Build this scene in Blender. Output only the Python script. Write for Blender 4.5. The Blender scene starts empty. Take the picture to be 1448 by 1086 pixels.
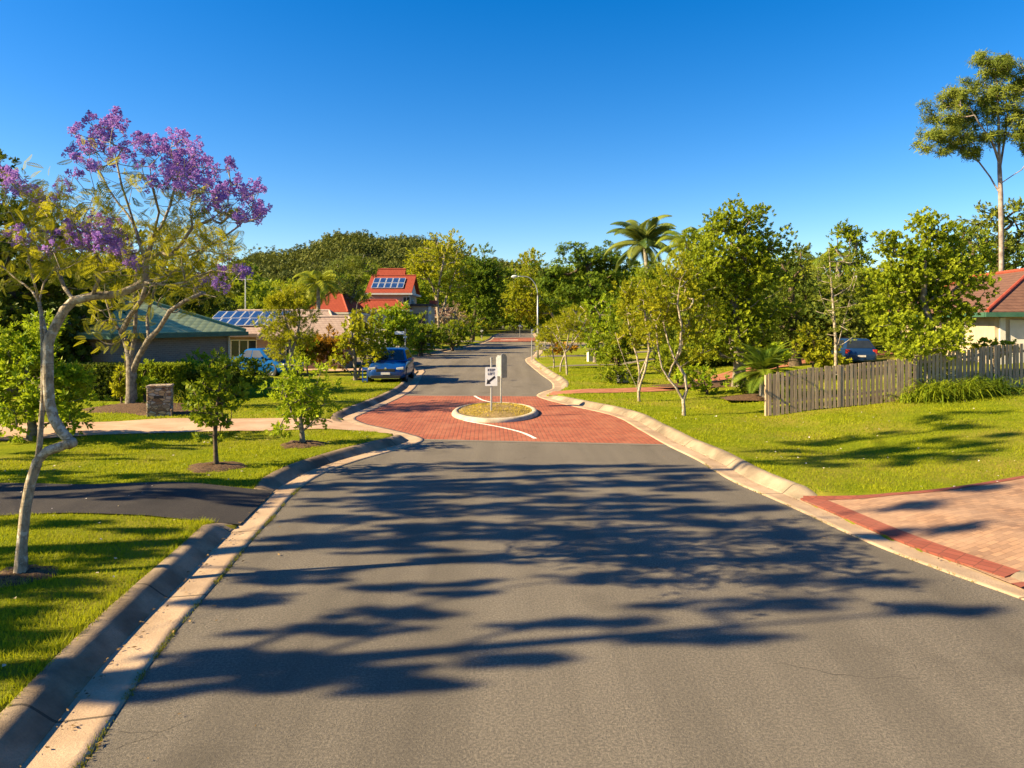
import bpy, bmesh, math, random
import numpy as np
from mathutils import Vector, Matrix

rng = np.random.default_rng(7)
random.seed(7)
S = bpy.context.scene
C = S.collection
R = math.radians
F, CX, HY, H = 1000.0, 724.0, 455.0, 3.0      # photo focal length (px), principal column, horizon row, eye height


def at(px, py, d):
    return Vector(((px - CX) * d / F, d, H - (py - HY) * d / F))


# ------------------------------------------------------------------ object helpers
def tag(o, label=None, cat=None, group=None, kind=None):
    if label: o['label'] = label
    if cat: o['category'] = cat
    if group: o['group'] = group
    if kind: o['kind'] = kind
    return o


def thing(name, label, cat, loc=(0, 0, 0), rz=0.0, group=None):
    o = bpy.data.objects.new(name, None)
    C.objects.link(o)
    o.location = loc
    o.rotation_euler = (0, 0, rz)
    o.empty_display_size = .2
    return tag(o, label, cat, group)


def link(name, me, mats, parent=None, kind=None):
    o = bpy.data.objects.new(name, me)
    for m in (mats if isinstance(mats, (list, tuple)) else [mats]):
        me.materials.append(m)
    C.objects.link(o)
    if parent: o.parent = parent
    if kind: o['kind'] = kind
    return o


def copy_thing(root, loc, rz=0.0, scale=1.0, label=None, group=None):
    r = root.copy(); C.objects.link(r)
    r.location = loc; r.rotation_euler = (0, 0, rz); r.scale = (scale,) * 3
    if label: r['label'] = label
    if group: r['group'] = group
    for ch in list(root.children):
        c = ch.copy(); C.objects.link(c); c.parent = r
        for g in list(ch.children):
            k = g.copy(); C.objects.link(k); k.parent = c
    return r


def np_mesh(name, V, Fc, attrs=None, smooth=False):
    """V (n,3); Fc (m,k) with k 3 or 4; attrs {name: per-face floats}"""
    me = bpy.data.meshes.new(name)
    V = np.asarray(V, np.float32); Fc = np.asarray(Fc, np.int32)
    m, k = Fc.shape
    me.vertices.add(len(V)); me.vertices.foreach_set('co', V.ravel())
    me.loops.add(m * k); me.loops.foreach_set('vertex_index', Fc.ravel())
    me.polygons.add(m)
    me.polygons.foreach_set('loop_start', np.arange(0, m * k, k, dtype=np.int32))
    me.polygons.foreach_set('loop_total', np.full(m, k, np.int32))
    me.polygons.foreach_set('use_smooth', np.full(m, smooth, bool))
    for a, vals in (attrs or {}).items():
        dom = 'FACE' if len(vals) == m else 'POINT'
        at_ = me.attributes.new(a, 'FLOAT', dom)
        at_.data.foreach_set('value', np.asarray(vals, np.float32))
    me.update(calc_edges=True)
    return me


class MB:
    """collects simple shapes, then links them as one mesh object"""
    def __init__(s): s.v = []; s.f = []

    def add(s, vs, fs):
        n = len(s.v); s.v += [tuple(v) for v in vs]; s.f += [tuple(i + n for i in f) for f in fs]

    def box(s, x0, x1, y0, y1, z0, z1, M=None):
        vs = [Vector(p) for p in ((x0, y0, z0), (x1, y0, z0), (x1, y1, z0), (x0, y1, z0), (x0, y0, z1), (x1, y0, z1), (x1, y1, z1), (x0, y1, z1))]
        if M: vs = [M @ v for v in vs]
        s.add(vs, [(0, 3, 2, 1), (4, 5, 6, 7), (0, 1, 5, 4), (1, 2, 6, 5), (2, 3, 7, 6), (3, 0, 4, 7)])

    def tube(s, pts, rad, n=8, cap=True):
        pts = [Vector(p) for p in pts]
        if not isinstance(rad, (list, tuple)): rad = [rad] * len(pts)
        base = len(s.v); u = None
        for i, p in enumerate(pts):
            t = (pts[min(i + 1, len(pts) - 1)] - pts[max(i - 1, 0)])
            t = t.normalized() if t.length > 1e-9 else Vector((0, 0, 1))
            if u is None: u = t.orthogonal().normalized()
            else:
                u = u - t * u.dot(t); u = u.normalized() if u.length > 1e-6 else t.orthogonal().normalized()
            w = t.cross(u)
            for k in range(n):
                a = 2 * math.pi * k / n
                s.v.append(tuple(p + (u * math.cos(a) + w * math.sin(a)) * rad[i]))
        for i in range(len(pts) - 1):
            for k in range(n):
                a = base + i * n + k; b = base + i * n + (k + 1) % n
                s.f.append((a, b, b + n, a + n))
        if cap:
            s.f.append(tuple(base + k for k in range(n))[::-1])
            s.f.append(tuple(base + (len(pts) - 1) * n + k for k in range(n)))

    def lathe(s, prof, n=24, M=None, closed=False):
        """prof (r, z) about local z"""
        base = len(s.v)
        for r, z in prof:
            for k in range(n):
                a = 2 * math.pi * k / n
                v = Vector((r * math.cos(a), r * math.sin(a), z))
                s.v.append(tuple(M @ v if M else v))
        for i in range(len(prof) - 1):
            for k in range(n):
                a = base + i * n + k; b = base + i * n + (k + 1) % n
                s.f.append((a, b, b + n, a + n))

    def prism(s, poly, y0, y1, M=None):
        """polygon in x,z extruded along y"""
        n = len(poly)
        vs = [Vector((x, y0, z)) for x, z in poly] + [Vector((x, y1, z)) for x, z in poly]
        if M: vs = [M @ v for v in vs]
        s.add(vs, [tuple(range(n)), tuple(range(2 * n - 1, n - 1, -1))] + [(i, i + n, (i + 1) % n + n, (i + 1) % n) for i in range(n)])

    def build(s, name, mat, parent=None, smooth=False, bevel=0, kind=None, subsurf=0):
        me = bpy.data.meshes.new(name)
        me.from_pydata(s.v, [], s.f)
        bm = bmesh.new(); bm.from_mesh(me)
        bmesh.ops.recalc_face_normals(bm, faces=bm.faces); bm.to_mesh(me); bm.free()
        if smooth: me.polygons.foreach_set('use_smooth', [True] * len(me.polygons))
        o = link(name, me, mat, parent, kind)
        if bevel:
            b = o.modifiers.new('bevel', 'BEVEL'); b.width = bevel; b.segments = 2; b.limit_method = 'ANGLE'
        if subsurf:
            b = o.modifiers.new('sub', 'SUBSURF'); b.levels = subsurf; b.render_levels = subsurf
        return o


# ------------------------------------------------------------------ materials
def nmat(name):
    m = bpy.data.materials.new(name); m.use_nodes = True
    nt = m.node_tree; b = nt.nodes['Principled BSDF']
    return m, nt, b


def N(nt, t, **kw):
    n = nt.nodes.new(t)
    for k, v in kw.items():
        if k in n.inputs: n.inputs[k].default_value = v
        else: setattr(n, k, v)
    return n


def col4(c): return (c[0], c[1], c[2], 1)


def noise(nt, vec, scale, detail=5, rough=.55):
    n = N(nt, 'ShaderNodeTexNoise'); n.inputs['Scale'].default_value = scale
    n.inputs['Detail'].default_value = detail; n.inputs['Roughness'].default_value = rough
    nt.links.new(vec, n.inputs['Vector']); return n.outputs['Fac']


def ramp(nt, fac, stops):
    r = N(nt, 'ShaderNodeValToRGB'); e = r.color_ramp.elements
    while len(e) < len(stops): e.new(.5)
    for el, (p, c) in zip(e, stops): el.position = p; el.color = col4(c)
    nt.links.new(fac, r.inputs['Fac']); return r.outputs['Color']


def mixc(nt, fac, a, b, mode='MIX'):
    m = N(nt, 'ShaderNodeMix'); m.data_type = 'RGBA'; m.blend_type = mode
    for sock, val in ((m.inputs['Factor'], fac), (m.inputs['A'], a), (m.inputs['B'], b)):
        pass
    def put(i, val):
        s_ = m.inputs[i]
        if hasattr(val, 'links'): nt.links.new(val, s_)
        elif isinstance(val, (tuple, list)): s_.default_value = col4(val)
        else: s_.default_value = val
    put(0, fac); put(6, a); put(7, b)
    return m.outputs[2]


def math_(nt, op, a, b=None, c=None):
    m = N(nt, 'ShaderNodeMath'); m.operation = op
    for i, v in enumerate((a, b, c)):
        if v is None: continue
        if hasattr(v, 'links'): nt.links.new(v, m.inputs[i])
        else: m.inputs[i].default_value = v
    return m.outputs[0]


def bump(nt, bsdf, h, strength, dist=.02):
    b = N(nt, 'ShaderNodeBump'); b.inputs['Strength'].default_value = strength; b.inputs['Distance'].default_value = dist
    nt.links.new(h, b.inputs['Height']); nt.links.new(b.outputs['Normal'], bsdf.inputs['Normal'])


def objvec(nt): return N(nt, 'ShaderNodeTexCoord').outputs['Object']


def pmat(name, c1, c2, scale=4, rough=.8, bumps=.2, bscale=40, spec=.3, metal=0, lo=.35, hi=.65, coat=0):
    m, nt, b = nmat(name); v = objvec(nt)
    nt.links.new(ramp(nt, noise(nt, v, scale), [(lo, c1), (hi, c2)]), b.inputs['Base Color'])
    b.inputs['Roughness'].default_value = rough; b.inputs['Specular IOR Level'].default_value = spec
    b.inputs['Metallic'].default_value = metal; b.inputs['Coat Weight'].default_value = coat
    if bumps: bump(nt, b, noise(nt, v, bscale, 4), bumps)
    return m


def fmat(name, dark, light, trans=.3, rough=.5, tr=None):
    m, nt, b = nmat(name)
    if 'leaf' in name or 'blade' in name:
        k = (1.5, 1.35) if ('dark' in name or 'deep' in name) else (1.75, 1.68)
        dark = (dark[0] * k[0], dark[1] * k[1], dark[2]); light = (light[0] * k[0], light[1] * k[1], light[2])
    a = N(nt, 'ShaderNodeAttribute'); a.attribute_name = 'tint'
    c = mixc(nt, a.outputs['Fac'], dark, light)
    nt.links.new(c, b.inputs['Base Color'])
    b.inputs['Roughness'].default_value = rough; b.inputs['Specular IOR Level'].default_value = .08
    t = N(nt, 'ShaderNodeBsdfTranslucent')
    c2 = mixc(nt, .5, c, tr or (light[0] * 1.5, light[1] * 1.5, light[2]))
    nt.links.new(c2, t.inputs['Color'])
    mx = N(nt, 'ShaderNodeMixShader'); mx.inputs[0].default_value = trans
    nt.links.new(b.outputs[0], mx.inputs[1]); nt.links.new(t.outputs[0], mx.inputs[2])
    nt.links.new(mx.outputs[0], nt.nodes['Material Output'].inputs['Surface'])
    return m


M = {}
def bark_lichen():
    m, nt, b = nmat('pale lichen bark'); v = objvec(nt)
    mp = N(nt, 'ShaderNodeMapping'); mp.inputs['Scale'].default_value = (1, 1, .35); nt.links.new(v, mp.inputs['Vector'])
    c = ramp(nt, noise(nt, mp.outputs[0], 22, 7, .65), [(.32, (.13, .095, .065)), (.52, (.30, .245, .18)), (.7, (.40, .34, .26))])
    c = mixc(nt, ramp(nt, noise(nt, v, 11, 5, .6), [(.53, (0, 0, 0)), (.60, (.75, .75, .75))]), c, (.47, .44, .38))
    mr = N(nt, 'ShaderNodeMapping'); mr.inputs['Scale'].default_value = (.6, .6, 9); nt.links.new(v, mr.inputs['Vector'])
    rg = noise(nt, mr.outputs[0], 3.2, 4, .6)
    c = mixc(nt, ramp(nt, rg, [(.58, (0, 0, 0)), (.66, (.7, .7, .7))]), c, (.10, .075, .05))
    nt.links.new(c, b.inputs['Base Color']); b.inputs['Roughness'].default_value = .9; b.inputs['Specular IOR Level'].default_value = .1
    bump(nt, b, math_(nt, 'ADD', noise(nt, mp.outputs[0], 40, 6, .7), rg), .7, .02); return m


M['bark_pale'] = bark_lichen()
M['bark_grey'] = pmat('grey bark', (.10, .08, .06), (.27, .23, .18), 10, .9, .6, 35)
M['bark_dark'] = pmat('brown bark', (.05, .035, .022), (.13, .095, .06), 12, .9, .6, 30)
M['bark_gum'] = pmat('gum bark', (.15, .11, .095), (.36, .29, .255), 3, .8, .3, 20)
M['bark_palm'] = pmat('palm bark', (.16, .14, .11), (.32, .29, .23), 6, .85, .4, 20)
M['leaf_jac'] = fmat('jacaranda leaf', (.065, .082, .010), (.18, .172, .016), .45)
M['blossom'] = fmat('jacaranda blossom', (.21, .09, .38), (.54, .34, .76), .4, tr=(.50, .24, .68))
M['leaf_bright'] = fmat('bright leaf', (.050, .105, .010), (.20, .245, .018), .35)
M['leaf_mid'] = fmat('mid green leaf', (.045, .080, .009), (.155, .185, .016), .32)
M['leaf_yellow'] = fmat('yellow green leaf', (.070, .100, .010), (.205, .205, .016), .38)
M['leaf_dark'] = fmat('dark leaf', (.026, .054, .010), (.088, .118, .015), .25)
M['leaf_deep'] = fmat('deep green leaf', (.024, .060, .008), (.110, .165, .014), .3)
M['leaf_olive'] = fmat('olive gum leaf', (.048, .072, .018), (.130, .150, .032), .25)
M['leaf_orange'] = fmat('orange croton leaf', (.06, .05, .006), (.20, .10, .012), .3)
M['leaf_hill'] = fmat('hill wood leaf', (.034, .048, .016), (.092, .102, .028), .12)
M['leaf_palm'] = fmat('palm leaf', (.050, .085, .015), (.175, .190, .025), .25)
M['leaf_palmblue'] = fmat('blue green palm leaf', (.035, .065, .025), (.12, .14, .045), .25)
M['leaf_cycad'] = fmat('cycad leaf', (.025, .055, .012), (.10, .13, .018), .15, .35)
M['dry_twig'] = fmat('dry twig', (.20, .13, .08), (.36, .27, .18), .2)
M['grass_blade'] = fmat('grass blade', (.050, .090, .005), (.195, .205, .012), .4)
M['weed'] = fmat('gutter weed', (.07, .10, .01), (.25, .22, .02), .3)
M['litter'] = fmat('fallen petals', (.35, .28, .16), (.62, .55, .55), .1)


def lawn_mat():
    m, nt, b = nmat('lawn'); v = objvec(nt)
    big = noise(nt, v, .35, 4); mid = noise(nt, v, 2.2, 6); fine = noise(nt, v, 26, 6, .7)
    c = ramp(nt, mid, [(.3, (.100, .150, .008)), (.55, (.175, .220, .011)), (.75, (.28, .265, .020))])
    c2 = ramp(nt, fine, [(.3, (.070, .100, .007)), (.7, (.275, .275, .016))])
    c = mixc(nt, .5, c, c2)
    c = mixc(nt, ramp(nt, big, [(.46, (0, 0, 0)), (.68, (.7, .7, .7))]), c, (.29, .22, .05))
    nt.links.new(c, b.inputs['Base Color']); b.inputs['Roughness'].default_value = .9
    b.inputs['Specular IOR Level'].default_value = .02
    bump(nt, b, noise(nt, v, 60, 6, .8), .9, .04)
    return m


def asphalt_mat(name, c1, c2, c3):
    m, nt, b = nmat(name); v = objvec(nt)
    big = noise(nt, v, .22, 5, .6); spk = noise(nt, v, 120, 3, .8); grit = noise(nt, v, 42, 4, .75)
    c = ramp(nt, big, [(.3, c1), (.7, c2)])
    c = mixc(nt, ramp(nt, grit, [(.42, (0, 0, 0)), (.66, (.85, .85, .85))]), c, c3)
    c = mixc(nt, ramp(nt, spk, [(.36, (.75, .75, .75)), (.5, (0, 0, 0))]), c, (c1[0] * .35, c1[1] * .35, c1[2] * .35))
    # worn pale wheel tracks and stains that run along the road
    mp = N(nt, 'ShaderNodeMapping'); mp.inputs['Scale'].default_value = (1.0, .06, 1)
    nt.links.new(v, mp.inputs['Vector'])
    st = noise(nt, mp.outputs[0], 1.1, 4)
    c = mixc(nt, ramp(nt, st, [(.42, (0, 0, 0)), (.7, (.6, .6, .6))]), c, (c1[0] * .7, c1[1] * .7, c1[2] * .7))
    # oil drips and old patches
    c = mixc(nt, ramp(nt, noise(nt, v, .75, 3, .5), [(.60, (0, 0, 0)), (.72, (.45, .45, .45))]), c, (c1[0] * .62, c1[1] * .62, c1[2] * .62))
    # hairline cracks
    wv = N(nt, 'ShaderNodeVectorMath'); wv.operation = 'ADD'
    nz = N(nt, 'ShaderNodeTexNoise'); nz.inputs['Scale'].default_value = 1.3; nt.links.new(v, nz.inputs['Vector'])
    nt.links.new(v, wv.inputs[0]); nt.links.new(nz.outputs['Color'], wv.inputs[1])
    vo = N(nt, 'ShaderNodeTexVoronoi'); vo.feature = 'DISTANCE_TO_EDGE'; vo.inputs['Scale'].default_value = .42
    nt.links.new(wv.outputs[0], vo.inputs['Vector'])
    cr = math_(nt, 'LESS_THAN', vo.outputs['Distance'], .0030)
    msk = math_(nt, 'GREATER_THAN', noise(nt, v, .5, 2), .60)
    c = mixc(nt, math_(nt, 'MULTIPLY', math_(nt, 'MULTIPLY', cr, msk), .4), c, (.02, .018, .015))
    nt.links.new(c, b.inputs['Base Color']); b.inputs['Roughness'].default_value = .85
    b.inputs['Specular IOR Level'].default_value = .10
    h = math_(nt, 'ADD', spk, grit)
    bump(nt, b, h, .8, .012)
    return m


def paver_mat(name, cols, mortar, bw, rh, rot, msize=.007, blotch=.4, bstr=.5):
    m, nt, b = nmat(name); v = objvec(nt)
    mp = N(nt, 'ShaderNodeMapping'); mp.inputs['Rotation'].default_value = (0, 0, rot)
    nt.links.new(v, mp.inputs['Vector'])
    br = N(nt, 'ShaderNodeTexBrick')
    nt.links.new(mp.outputs[0], br.inputs['Vector'])
    br.inputs['Scale'].default_value = 1; br.inputs['Brick Width'].default_value = bw; br.inputs['Row Height'].default_value = rh
    br.inputs['Mortar Size'].default_value = msize; br.inputs['Mortar Smooth'].default_value = .3; br.inputs['Bias'].default_value = 0
    br.inputs['Color1'].default_value = col4(cols[0]); br.inputs['Color2'].default_value = col4(cols[1]); br.inputs['Mortar'].default_value = col4(mortar)
    c = mixc(nt, ramp(nt, noise(nt, v, 1.2, 6, .65), [(.42, (0, 0, 0)), (.7, (blotch,) * 3)]), br.outputs['Color'], cols[2])
    c = mixc(nt, ramp(nt, noise(nt, v, 35, 4, .7), [(.5, (0, 0, 0)), (.8, (.4, .4, .4))]), c, cols[1])
    nt.links.new(c, b.inputs['Base Color']); b.inputs['Roughness'].default_value = .85; b.inputs['Specular IOR Level'].default_value = .25
    inv = math_(nt, 'SUBTRACT', 1.0, br.outputs['Fac'])
    bump(nt, b, math_(nt, 'ADD', inv, math_(nt, 'MULTIPLY', noise(nt, v, 60, 4), .4)), bstr, .012)
    return m


def concrete_mat(name, c1, c2, stain, joint=2.4, stains=.6):
    m, nt, b = nmat(name); v = objvec(nt)
    c = ramp(nt, noise(nt, v, 1.6, 7, .65), [(.3, c1), (.7, c2)])
    c = mixc(nt, ramp(nt, noise(nt, v, .9, 5, .6), [(.42, (0, 0, 0)), (.66, (stains,) * 3)]), c, stain)
    c = mixc(nt, ramp(nt, noise(nt, v, 55, 4, .8), [(.45, (0, 0, 0)), (.75, (.5, .5, .5))]), c, (c1[0] * .55, c1[1] * .55, c1[2] * .55))
    a = N(nt, 'ShaderNodeAttribute'); a.attribute_name = 'along'
    fr = math_(nt, 'FRACT', math_(nt, 'DIVIDE', a.outputs['Fac'], joint))
    j = math_(nt, 'MULTIPLY', math_(nt, 'LESS_THAN', fr, .012), .75)
    c = mixc(nt, j, c, (.03, .026, .02))
    nt.links.new(c, b.inputs['Base Color']); b.inputs['Roughness'].default_value = .85; b.inputs['Specular IOR Level'].default_value = .2
    bump(nt, b, math_(nt, 'ADD', noise(nt, v, 45, 5, .7), noise(nt, v, 7, 4)), .45, .015)
    return m


M['lawn'] = lawn_mat()
M['asphalt'] = asphalt_mat('asphalt', (.118, .103, .086), (.160, .140, .116), (.30, .255, .20))
M['asphalt_drive'] = asphalt_mat('dark driveway asphalt', (.035, .033, .036), (.060, .054, .052), (.10, .085, .075))
M['red_paver'] = paver_mat('red road pavers', [(.33, .094, .048), (.24, .066, .036), (.36, .15, .085)], (.13, .050, .032), .225, .112, R(88), .010, .6)
M['pink_drive'] = pmat('pink concrete drive', (.36, .22, .135), (.47, .32, .215), 1.5, .85, .2, 60)
M['path_red'] = pmat('red gravel path', (.25, .085, .042), (.36, .15, .085), 3, .9, .4, 50)
M['tan_paver'] = paver_mat('tan brick paver', [(.33, .19, .112), (.20, .115, .075), (.40, .265, .175)], (.19, .11, .068), .17, .085, R(-20), .005, .6)
M['red_border'] = paver_mat('red border paver', [(.23, .065, .042), (.18, .05, .033), (.25, .10, .07)], (.12, .042, .028), .105, .23, R(-33), .006, .4)
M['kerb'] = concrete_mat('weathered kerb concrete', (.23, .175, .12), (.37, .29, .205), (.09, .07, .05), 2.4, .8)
M['kerb_dark'] = concrete_mat('stained and shade darkened kerb concrete', (.20, .145, .095), (.36, .27, .185), (.07, .05, .034), 2.4, .9)  # left kerb: staining, plus the shade on its face painted into the colour
M['gutter'] = concrete_mat('gutter concrete', (.36, .25, .16), (.49, .36, .25), (.22, .15, .10), 2.4, .65)
M['path_conc'] = concrete_mat('path concrete', (.55, .45, .36), (.66, .58, .48), (.40, .33, .26), 99, .3)
M['white_paint'] = pmat('white road paint', (.62, .58, .50), (.80, .77, .70), 12, .7, .1, 60)
M['mulch'] = pmat('bark mulch', (.035, .020, .011), (.15, .085, .045), 28, .95, 1.0, 60)
M['dry_bed'] = pmat('dry grass bed', (.14, .10, .025), (.30, .20, .085), 9, .95, .9, 60)
M['galv'] = pmat('galvanised steel', (.36, .36, .36), (.52, .51, .49), 8, .45, 0, metal=.7, spec=.5)
M['sign_white'] = pmat('white sign sheet', (.74, .74, .73), (.80, .80, .79), 5, .45, 0)
M['sign_black'] = pmat('black sign vinyl', (.015, .015, .02), (.025, .025, .03), 5, .5, 0)
M['sign_grey'] = pmat('sign back aluminium', (.30, .31, .33), (.40, .41, .43), 6, .5, 0, metal=.5)
M['sign_blue'] = pmat('blue white sign', (.50, .58, .70), (.70, .76, .82), 12, .5, 0)
M['lamp_grey'] = pmat('lamp casting', (.50, .50, .48), (.60, .60, .58), 5, .5, 0)
M['lens'] = pmat('lamp lens', (.75, .74, .70), (.8, .79, .76), 5, .3, 0)
M['timber'] = None


def timber_mat():
    m, nt, b = nmat('weathered paling'); v = objvec(nt)
    mp = N(nt, 'ShaderNodeMapping'); mp.inputs['Scale'].default_value = (22, 22, 1.4)
    nt.links.new(v, mp.inputs['Vector'])
    g = noise(nt, mp.outputs[0], 1.6, 6, .7)
    a = N(nt, 'ShaderNodeAttribute'); a.attribute_name = 'tint'
    c = ramp(nt, g, [(.3, (.20, .135, .085)), (.55, (.41, .30, .195)), (.75, (.55, .44, .31))])
    c = mixc(nt, math_(nt, 'MULTIPLY', a.outputs['Fac'], .6), c, (.16, .115, .08))
    nt.links.new(c, b.inputs['Base Color']); b.inputs['Roughness'].default_value = .9
    bump(nt, b, g, .6, .01); return m


M['timber'] = timber_mat()


def wall_brick(name, c1, c2, mort):
    m, nt, b = nmat(name); v = objvec(nt)
    sp = N(nt, 'ShaderNodeSeparateXYZ'); nt.links.new(v, sp.inputs[0])
    cb = N(nt, 'ShaderNodeCombineXYZ')
    nt.links.new(math_(nt, 'ADD', sp.outputs['X'], sp.outputs['Y']), cb.inputs['X']); nt.links.new(sp.outputs['Z'], cb.inputs['Y'])
    br = N(nt, 'ShaderNodeTexBrick'); nt.links.new(cb.outputs[0], br.inputs['Vector'])
    br.inputs['Scale'].default_value = 1; br.inputs['Brick Width'].default_value = .24; br.inputs['Row Height'].default_value = .086
    br.inputs['Mortar Size'].default_value = .009
    for k, c in (('Color1', c1), ('Color2', c2), ('Mortar', mort)): br.inputs[k].default_value = col4(c)
    c = mixc(nt, ramp(nt, noise(nt, v, 2, 5), [(.4, (0, 0, 0)), (.7, (.35, .35, .35))]), br.outputs['Color'], c2)
    nt.links.new(c, b.inputs['Base Color']); b.inputs['Roughness'].default_value = .9
    bump(nt, b, math_(nt, 'SUBTRACT', 1.0, br.outputs['Fac']), .5, .01)
    return m


def tile_mat(name, c1, c2, col=.3, row=.13):
    """roof tiles: rows step up the slope (z), ribs run across"""
    m, nt, b = nmat(name); v = objvec(nt)
    sp = N(nt, 'ShaderNodeSeparateXYZ'); nt.links.new(v, sp.inputs[0])
    rows = math_(nt, 'FRACT', math_(nt, 'DIVIDE', sp.outputs['Z'], row))
    u = math_(nt, 'ADD', sp.outputs['X'], math_(nt, 'MULTIPLY', sp.outputs['Y'], .6))
    ribs = math_(nt, 'ABSOLUTE', math_(nt, 'SINE', math_(nt, 'MULTIPLY', u, math.pi / col)))
    c = ramp(nt, noise(nt, v, 3.5, 6, .7), [(.3, c1), (.7, c2)])
    dk = math_(nt, 'MULTIPLY', math_(nt, 'LESS_THAN', rows, .16), .55)
    c = mixc(nt, dk, c, (c1[0] * .45, c1[1] * .45, c1[2] * .45))
    c = mixc(nt, math_(nt, 'MULTIPLY', math_(nt, 'LESS_THAN', ribs, .25), .22), c, (c1[0] * .5, c1[1] * .5, c1[2] * .5))
    nt.links.new(c, b.inputs['Base Color']); b.inputs['Roughness'].default_value = .8; b.inputs['Specular IOR Level'].default_value = .2
    bump(nt, b, math_(nt, 'ADD', rows, math_(nt, 'MULTIPLY', ribs, .3)), .5, .02)
    return m


M['brick_grey'] = wall_brick('grey brown brick', (.17, .13, .11), (.22, .17, .14), (.26, .23, .20))
M['brick_brown'] = wall_brick('warm brown brick', (.36, .21, .14), (.28, .15, .10), (.36, .29, .23))
M['brick_mixed'] = wall_brick('mixed tan brick', (.50, .30, .18), (.26, .13, .08), (.40, .33, .26))
M['tile_green'] = tile_mat('green roof tiles', (.27, .33, .17), (.38, .44, .23))
M['tile_tan'] = tile_mat('pinkish tan roof tiles', (.25, .175, .145), (.35, .26, .215))
M['tile_red'] = tile_mat('red roof tiles', (.22, .034, .018), (.30, .060, .030))
M['tile_brown'] = tile_mat('weathered brown roof tiles', (.105, .052, .038), (.165, .085, .060))
M['cap_red'] = pmat('red ridge caps', (.24, .040, .022), (.32, .065, .035), 6, .8, .2, 30)
M['cap_tan'] = pmat('tan ridge caps', (.30, .215, .175), (.40, .31, .26), 6, .8, .2, 30)
M['cap_green'] = pmat('green ridge caps', (.12, .21, .12), (.18, .28, .16), 6, .8, .2, 30)
M['trim_green'] = pmat('green gutter', (.03, .09, .06), (.05, .12, .08), 4, .5, 0)
M['trim_cream'] = pmat('cream fascia', (.60, .52, .40), (.68, .60, .48), 4, .6, 0)
M['trim_brown'] = pmat('brown fascia', (.09, .06, .045), (.13, .09, .07), 4, .6, 0)
M['render_cream'] = pmat('cream render', (.40, .31, .22), (.48, .38, .28), 3, .85, .15, 50)
M['render_white'] = pmat('white render', (.54, .50, .45), (.62, .58, .53), 3, .8, .1, 50)
M['dark_roof'] = pmat('dark metal roof', (.06, .04, .035), (.09, .06, .05), 4, .6, .1, 20)


def plain(name, c, rough, metal=0, spec=.5, coat=0, var=.12):
    m = pmat(name, tuple(x * (1 - var) for x in c), tuple(x * (1 + var) for x in c), 3, rough, 0, 10, spec, metal, coat=coat)
    return m


M['glass'] = plain('dark window glass', (.02, .025, .03), .06, 0, .6)
M['panel'] = plain('solar cell', (.016, .045, .14), .12, 0, .6, var=.3)
M['panel_frame'] = plain('panel frame', (.68, .68, .66), .4, .4)
M['car_blue'] = plain('blue car paint', (.004, .048, .21), .3, .2, .5, .5, .05)
M['car_sky'] = plain('mid blue car paint', (.004, .070, .26), .75, 0, .03, 0, .05)
M['car_navy'] = plain('navy car paint', (.010, .035, .105), .3, .2, .5, .5, .05)
M['rubber'] = plain('tyre rubber', (.018, .018, .018), .85)
M['rim'] = plain('wheel alloy', (.42, .42, .43), .35, .8)
M['black_trim'] = plain('black trim', (.012, .012, .013), .55)
M['headlight'] = plain('headlight lens', (.62, .60, .55), .12, .2)
M['taillight'] = plain('tail light', (.42, .03, .02), .2)
M['amber'] = plain('indicator lens', (.60, .22, .03), .2)
M['plate'] = plain('number plate', (.66, .60, .55), .5)
M['chrome'] = plain('chrome', (.62, .62, .62), .15, 1)
M['interior'] = plain('car interior', (.05, .045, .04), .8)
M['frame_blue'] = plain('blue painted frame', (.02, .12, .45), .5)


def stone_mat():
    m, nt, b = nmat('mixed pillar stone'); v = objvec(nt)
    vo = N(nt, 'ShaderNodeTexVoronoi'); vo.inputs['Scale'].default_value = 6.5
    mp = N(nt, 'ShaderNodeMapping'); mp.inputs['Scale'].default_value = (1, 1, 1.7); nt.links.new(v, mp.inputs['Vector'])
    nt.links.new(mp.outputs[0], vo.inputs['Vector'])
    sp = N(nt, 'ShaderNodeSeparateColor'); nt.links.new(vo.outputs['Color'], sp.inputs[0])
    c = ramp(nt, sp.outputs[0], [(.1, (.17, .10, .06)), (.4, (.30, .25, .20)), (.65, (.40, .27, .14)), (.9, (.33, .31, .29))])
    ve = N(nt, 'ShaderNodeTexVoronoi'); ve.feature = 'DISTANCE_TO_EDGE'; ve.inputs['Scale'].default_value = 6.5
    nt.links.new(mp.outputs[0], ve.inputs['Vector'])
    c = mixc(nt, math_(nt, 'LESS_THAN', ve.outputs['Distance'], .045), c, (.10, .08, .065))
    nt.links.new(c, b.inputs['Base Color']); b.inputs['Roughness'].default_value = .9
    bump(nt, b, math_(nt, 'MINIMUM', ve.outputs['Distance'], .12), 1, .15); return m


M['stone'] = stone_mat()
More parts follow.
